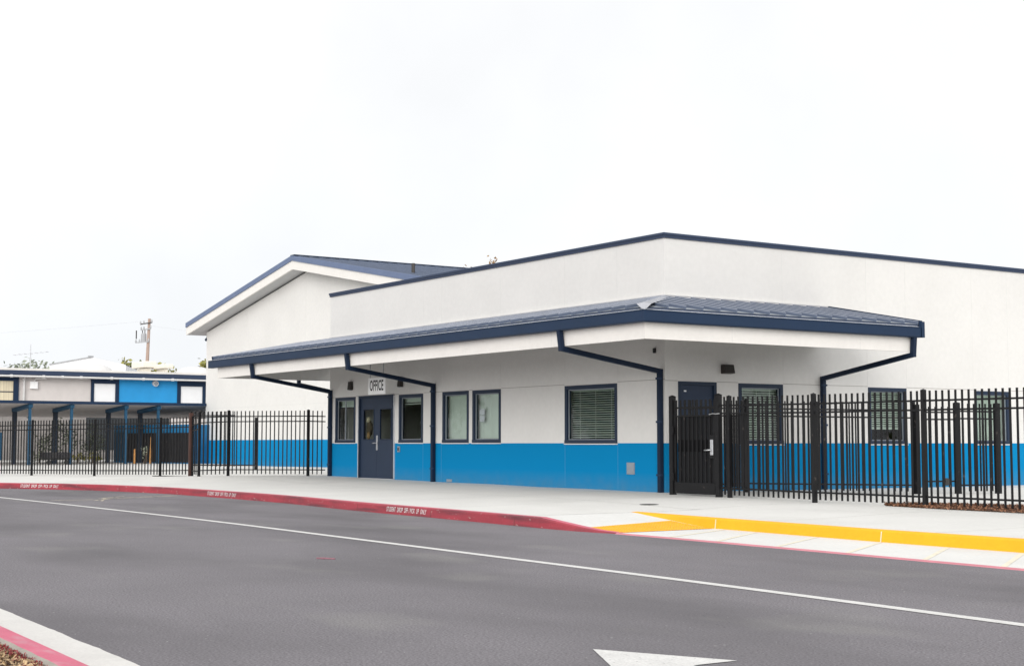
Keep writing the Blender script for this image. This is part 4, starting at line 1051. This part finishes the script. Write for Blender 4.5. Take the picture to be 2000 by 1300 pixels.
# storage container
st = thing('storage_container', (-38.3, 4.4, .4), 'blue storage container with dark corrugated side under the walkway', 'container')
S0, S1, S2 = Vector((-41.64, 3.05)), Vector((-40.37, 3.14)), Vector((-35.97, 4.32))
m = MB(); m.prism([tuple(S0), tuple(S1), tuple(S2), (-36.9, 6.5), (-42, 5.4)], .36, 2.0); m.build('body', 'deepblue', st)
m = MB(); t = (S2 - S1).normalized(); nrm = Vector((t.y, -t.x)); nn_ = 46; Lc = (S2 - S1).length
for i in range(nn_):
    s = Lc * (i + .5) / nn_; p = S1 + t * s; m.bar((*(p + nrm * .02), .42), (*(p + nrm * .02), 1.64), Lc / nn_ * .6, .04, up=(nrm.x, nrm.y, 0))
m.build('corrugated_side', 'darkmetal', st)
m = MB(); m.quad(tuple((*(S1 + nrm * .006), .42)), (*(S2 + nrm * .006), .42), (*(S2 + nrm * .006), 1.66), (*(S1 + nrm * .006), 1.66)); m.build('side_sheet', 'darkmetal', st)
m = MB(); t2 = (S1 - S0).normalized(); n2 = Vector((t2.y, -t2.x))
m.quad((*(S0 + n2 * .006), .44), (*(S1 + n2 * .006), .44), (*(S1 + n2 * .006), 1.70), (*(S0 + n2 * .006), 1.70)); m.build('end_panel', 'postblue', st)

# stakes, sapling, cart, plants, utility bits
for x, y, zt, lb in ((-37.25, 2.415, .98, 'short orange brown wooden stake left of the sapling'), (-36.87, 2.98, 1.48, 'tall orange brown wooden stake right of the sapling')):
    m = MB(); m.tube([(x, y, .33), (x + .02, y, zt * .6), (x, y + .01, zt)], [.055, .045, .03], 8); tag(m.build('wooden_stake', 'wood'), lb, 'stake')
def leaves(mb, c, r, n, s, rnd, clumps=10):
    cl_ = []
    for _ in range(clumps):
        v = Vector((rnd.gauss(0, 1), rnd.gauss(0, 1), rnd.gauss(0, 1))).normalized() * rnd.random() ** .4
        cl_.append((Vector((c[0] + v.x * r[0], c[1] + v.y * r[1], c[2] + v.z * r[2])), rnd.uniform(.22, .45)))
    for _ in range(n):
        q, k_ = rnd.choice(cl_)
        p = q + Vector((rnd.gauss(0, 1) * r[0], rnd.gauss(0, 1) * r[1], rnd.gauss(0, 1) * r[2])) * k_ * .6
        a = Vector((rnd.gauss(0, 1), rnd.gauss(0, 1), rnd.gauss(0, 1))).normalized(); b = a.cross(Vector((rnd.gauss(0, 1), rnd.gauss(0, 1), rnd.gauss(0, 1)))).normalized()
        l = s * rnd.uniform(.6, 1.3)
        mb.add([p - a * l, p - b * l * .45, p + a * l, p + b * l * .45], [(0, 1, 2, 3)])
def tree(loc, top, cr, mat, label, n=900, s=.22, seed=1, name='tree', group=None, cat='tree'):
    rnd = random.Random(seed); x, y, z = loc
    t = thing(name, loc, label, cat, group); cz = top - cr[2]
    m = MB(); m.tube([(x, y, z), (x + .1, y, z + (cz - z) * .6), (x, y + .1, cz)], [.05 * (top - z) ** .6 + .04, .04 * (top - z) ** .6, .03], 7)
    for k_ in range(5):
        a = k_ * 1.26; m.tube([(x, y, z + (cz - z) * .6), (x + math.cos(a) * cr[0] * .6, y + math.sin(a) * cr[1] * .6, cz + cr[2] * .2 * (k_ % 3))], [.03 * (top - z) ** .5, .012], 5)
    m.build('trunk', 'bark', t)
    m = MB(); leaves(m, (x, y, cz), cr, n, s, rnd, 22); m.build('crown', mat, t)
    return t
tree((-37.0, 2.785, .37), 1.15, (.16, .16, .25), 'leafgrey', 'thin sapling tied between two wooden stakes', 70, .05, 5, 'sapling', None, 'sapling')
ct = thing('utility_cart', (-37.1, -.95, .42), 'low dark utility cart parked under the walkway', 'cart')
m = MB(); m.box(-37.5, -36.8, -1.4, -.4, .60, .86); m.build('tray', 'darkmetal', ct, bevel=.03)
m = MB(); m.box(-37.45, -36.85, -1.35, -.45, .55, .59); m.tube([(-37.1, -.42, .6), (-37.1, -.2, .95)], .02, 6); m.build('chassis', 'rubber', ct)
for yy in (-1.25, -.55):
    m = MB(); m.tube([(-36.84, yy, .46), (-36.76, yy, .46)], .09, 12); m.build('wheel', 'rubber', ct)
for i, (x, y, zt, sd_, lb) in enumerate(((-40.5, 1.1, 1.0, 3, 'left yellow flowering shrub in the yard'), (-40.2, 1.65, .92, 4, 'right yellow flowering shrub in the yard'))):
    t = thing('shrub', (x, y, .4), lb, 'shrub', 'yellow shrubs in the yard'); m = MB(); leaves(m, (x, y, .65), (.3, .35, .2), 160, .06, random.Random(sd_), 8); m.build('foliage', 'leafy', t)
    m = MB(); m.tube([(x, y, .36), (x, y, .6)], .03, 6); m.build('stem', 'bark', t)

for i, (x, y, zt, lb) in enumerate(((-41.6, .9, 2.1, 'tall grey green shrub left of the blue container'), (-42.4, 2.2, 2.3, 'tallest grey green shrub beside the blue container'), (-42.0, -.1, 1.8, 'lower grey green shrub behind the cart'))):
    t = thing('shrub', (x, y, .4), lb, 'shrub', 'grey shrubs in the yard'); m = MB(); leaves(m, (x, y, .4 + (zt - .4) * .55), (.5, .6, (zt - .4) * .5), 420, .07, random.Random(50 + i), 16); m.build('foliage', 'leafgrey', t)
    m = MB(); m.tube([(x, y, .36), (x, y, zt * .6)], .04, 6); m.build('stem', 'bark', t)
# roof units
for (x, y0, y1, z0, z1, lb, mt) in ((-53.4, 8.35, 9.15, 4.86, 5.55, 'tall cream rooftop air unit by the utility pole', 'hvac'), (-52.2, 9.0, 9.62, 4.9, 5.36, 'lower cream rooftop air unit right of the tall one', 'hvac')):
    t = thing('rooftop_unit', (x, (y0 + y1) / 2, z0), lb, 'air unit', 'air units on the classroom roof')
    m = MB(); m.box(x - 1.0, x + .3, y0 + .25, y1 - .25, z0 - .15, z0 + (z1 - z0) * .45); m.build('base', mt, t)
    m = MB(); m.box(x - 1.2, x + .5, y0, y1, z0 + (z1 - z0) * .5, z1); m.build('hood', mt, t, bevel=.06)
for i, (y, lb) in enumerate(((6.2, 'pale domed skylight left of the cream air unit'), (11.9, 'pale domed skylight at the right end of the classroom roof'))):
    m = MB(); N = 12; x = -54.5
    for a in range(5):
        ph = a / 4 * math.pi / 2
        for b in range(N): th = 2 * math.pi * b / N; m.v.append((x + .9 * math.cos(ph) * math.cos(th), y + 1.1 * math.cos(ph) * math.sin(th), 5.0 + .42 * math.sin(ph)))
    for a in range(4):
        for b in range(N): m.f.append((a * N + b, a * N + (b + 1) % N, (a + 1) * N + (b + 1) % N, (a + 1) * N + b)); m.mi.append(0)
    tag(m.build('skylight', 'conduit', smooth=True), lb, 'skylight', 'skylights on the classroom roof')

# gabled roof beyond the classrooms
hb = thing('far_building', (-73, 12, .4), 'white gabled building whose roof edge rises beyond the classrooms', 'building')
m = MB()
gp = [(-72.4, 9.28, 6.25), (-70.9, 11.46, 6.72), (-69.9, 13.4, 6.25)]
m.add([(-72.4, 9.28, .3), (-69.9, 13.4, .3), (-69.9, 13.4, 6.245), (-70.9, 11.46, 6.715), (-72.4, 9.28, 6.245)], [(0, 1, 2, 3, 4)])
m.add([(-80.4, 13.28, .3), (-77.9, 17.4, .3), (-77.9, 17.4, 6.2), (-78.9, 15.46, 6.62), (-80.4, 13.28, 6.2)], [(0, 1, 2, 3, 4)])
m.add([(-72.4, 9.28, .3), (-80.4, 13.28, .3), (-80.4, 13.28, 6.2), (-72.4, 9.28, 6.2)], [(0, 1, 2, 3)]); m.add([(-69.9, 13.4, .3), (-77.9, 17.4, .3), (-77.9, 17.4, 6.2), (-69.9, 13.4, 6.2)], [(0, 1, 2, 3)])
m.build('wall', 'flatwhite', hb)
m = MB(); m.bar(gp[0], gp[1], .12, .07); m.build('roof_edge', 'transf', hb)
m = MB(); o8 = Vector((-8, 4, 0))
m.add([gp[0], gp[1], tuple(Vector(gp[1]) + o8), tuple(Vector(gp[0]) + o8), gp[2], tuple(Vector(gp[2]) + o8)], [(0, 1, 2, 3), (1, 4, 5, 2)]); m.build('roof', 'membrane', hb)
m = MB(); m.box(-71.0, -70.8, 11.3, 11.6, 6.7, 6.80); m.build('ridge_vent', 'transf', hb)

# antenna
an = thing('roof_antenna', (-68.0, 6.81, 5.3), 'thin television antenna mast above the classroom roof', 'antenna')
m = MB(); m.tube([(-68.0, 6.81, .4), (-68.0, 6.81, 7.2)], .03, 5); m.build('mast', 'palegrey', an)
m = MB(); m.bar((-68.5, 6.0, 6.55), (-67.6, 7.7, 6.75), .03, .03)
for k_ in range(7):
    q = Vector((-68.5, 6.0, 6.55)).lerp(Vector((-67.6, 7.7, 6.75)), k_ / 6); m.bar(q - Vector((.35, -.18, 0)), q + Vector((.35, -.18, 0)), .02, .02)
m.build('element', 'palegrey', an)

# utility pole
up = thing('utility_pole', (-122.2, 33.7, .4), 'weathered wooden utility pole with crossarms and a grey transformer', 'utility pole')
m = MB(); m.tube([(-122.2, 33.7, .2), (-122.13, 33.85, 8), (-122.05, 34.02, 13.8)], [.22, .19, .14], 10); m.build('pole', 'polewood', up)
ad = Vector((.557, .83, 0))
def onp(z): return Vector((-122.2 + .15 * z / 13.8, 33.7 + .32 * z / 13.8, z))
for z, l0, l1, rise in ((13.3, -.85, .35, .10), (12.7, -.75, .25, .08), (11.4, -1.25, .1, .05)):
    a = onp(z) + ad * l0 - Vector((0, 0, rise)) + Vector((.2, -.13, 0)); b = onp(z) + ad * l1 + Vector((.2, -.13, 0)) + Vector((0, 0, rise))
    m = MB(); m.bar(a, b, .09, .11); ca = m.build('crossarm', 'transf' if z < 13 else 'lampbrown', up)
    for tt in (0.03, .3, .97):
        q = a.lerp(b, tt); mi = MB(); mi.tube([q, q + Vector((0, 0, .16)), q + Vector((0, 0, .34))], [.07, .09, .04], 7); mi.build('insulator', 'transf', ca)
m = MB(); q = onp(11.85) + ad * -.5; m.tube([q - Vector((0, 0, .42)), q + Vector((0, 0, .38)), q + Vector((0, 0, .48))], [.27, .27, .2], 12)
tf = m.build('transformer', 'transf', up)
m = MB()
for dx in (-.12, .12): m.tube([q + ad * dx + Vector((0, 0, .45)), q + ad * dx + Vector((0, 0, .85))], .045, 6)
m.build('bushing', 'lampbrown', tf)
m = MB(); q = onp(12.1) + ad * -1.25; m.tube([q - Vector((0, 0, .35)), q + Vector((0, 0, .5))], .06, 6); m.build('fuse', 'lampbrown', up)
for z, lb, sx_1, dzz in ((13.6, 'upper overhead wire crossing the sky to the pole', -1, -.4), (13.1, 'overhead wire sagging right of the pole', 1, -3.0)):
    a = onp(z); pts = [a + ad * (sx_1 * t * 60) + Vector((0, 0, dzz * t + -1.6 * math.sin(math.pi * t))) for t in [i / 16 for i in range(17)]]
    m = MB(); m.tube(pts, .009, 4); tag(m.build('overhead_wire', 'palegrey'), lb, 'wire')

# trees beyond the roofs
T = [(-98.5, 15.1, 7.95, (1.6, 1.6, 1.2), 'leafgrey', 'grey green tree top behind the roof antenna', 300), (-97.8, 17.2, 7.55, (2.2, 2.2, 1.0), 'leafgrey', 'low grey green tree just right of the antenna', 260),
     (-94.2, 21.6, 8.0, (1.0, 1.0, 1.6), 'leafy', 'small yellow green treetop over the middle of the classroom roof', 420), (-93.6, 22.9, 7.55, (.9, .9, 1.2), 'leafg', 'dark green treetop left of the utility pole', 260),
     (-82.5, 20.6, 7.15, (1.2, 1.2, 1.6), 'leafy', 'yellow green treetop behind the cream air units', 600), (-81.1, 23.1, 7.35, (1.1, 1.1, 1.6), 'leafy', 'yellow green treetop beside the gym eave', 600),
     (-40.5, 20.7, 10.2, (.45, .45, .9), 'leafo', 'orange treetop peeking over the office parapet', 110), (-39.9, 22.0, 10.55, (.5, .5, 1.0), 'leafo', 'taller pale orange treetop over the office parapet', 90),
     (-54.2, .4, 5.3, (.35, .35, .5), 'leafy', 'small yellow bush top at the left end of the classroom roof', 120)]
for i, (x, y, top, cr, mt, lb, n_) in enumerate(T):
    tree((x, y, .3), top, cr, mt, lb, n_, .22 if i < 6 else .12, 20 + i, group='trees beyond the school roofs')
# unseen trees added to give the office windows something dark to reflect

def reflection_tree():
    rnd = random.Random(77); t = thing('reflection_tree', (0, 0, 0), 'unseen leafy tree added for dark reflections in the office windows', 'tree', 'added trees out of view')
    m = MB(); m.tube([(0, 0, 0), (.1, 0, 1.6), (0, .1, 3.2), (.1, 0, 5)], [.2, .16, .12, .05], 8)
    for k_ in range(6):
        a = k_ * 1.05; m.tube([(.05, 0, 1.8 + .2 * k_), (math.cos(a) * 2, math.sin(a) * 2, 3.6 + .3 * k_)], [.09, .03], 5)
    m.build('trunk', 'bark', t)
    m = MB(); leaves(m, (0, 0, 3.9), (3.0, 3.0, 2.4), 3000, .26, rnd, 40); m.build('crown', 'leafg', t)
    return t
st0 = reflection_tree()
for i, (x, y, q) in enumerate(((-42, -17, 1.1), (-50, -23, 1.2), (-36, -27, 1.0), (-60, -19, 1.3), (-44, -33, 1.2), (-28, -34, 1.0), (18, 30, 1.0), (27, 33, 1.1), (13, 38, 1.1))):
    if i == 0: t = st0
    else:
        t = st0.copy(); COL.objects.link(t)
        for ch in st0.children: c2 = ch.copy(); COL.objects.link(c2); c2.parent = t
    t.location = (x, y, 0); t.scale = (q, q, q); t.rotation_euler = (0, 0, i * 1.3)
# small tan figure leaning inside the left door pane
def lump(mb, c, r, seed, n=14, mi=0):
    k0 = len(mb.v)
    for a in range(n + 1):
        ph = math.pi * a / n
        for b in range(n * 2):
            th = math.pi * b / n; u = Vector((math.sin(ph) * math.cos(th), math.sin(ph) * math.sin(th), math.cos(ph)))
            q = 1 + .35 * mnoise.noise(u * 2.2 + Vector((seed, 0, 0))) + .16 * mnoise.noise(u * 8 + Vector((0, seed, 0)))
            mb.v.append((c[0] + u.x * r[0] * q, c[1] + u.y * r[1] * q, c[2] + u.z * r[2] * q))
    for a in range(n):
        for b in range(n * 2): i0 = k0 + a * n * 2; mb.f.append((i0 + b, i0 + (b + 1) % (n * 2), i0 + n * 2 + (b + 1) % (n * 2), i0 + n * 2 + b)); mb.mi.append(mi)
m = MB(); lump(m, (-12.62, .15, 1.62), (.12, .07, .20), 1.3)
tg = tag(m.build('plush_toy', 'bark', smooth=True), 'brown and tan plush toy behind the left pane of the double door', 'toy')
m = MB(); lump(m, (-12.64, .13, 1.84), (.08, .05, .08), 4.1); m.build('head', 'curtain', tg, smooth=True)
m = MB(); lump(m, (-12.58, .10, 1.42), (.07, .04, .10), 7.7); m.build('belly', 'cardboard', tg, smooth=True)
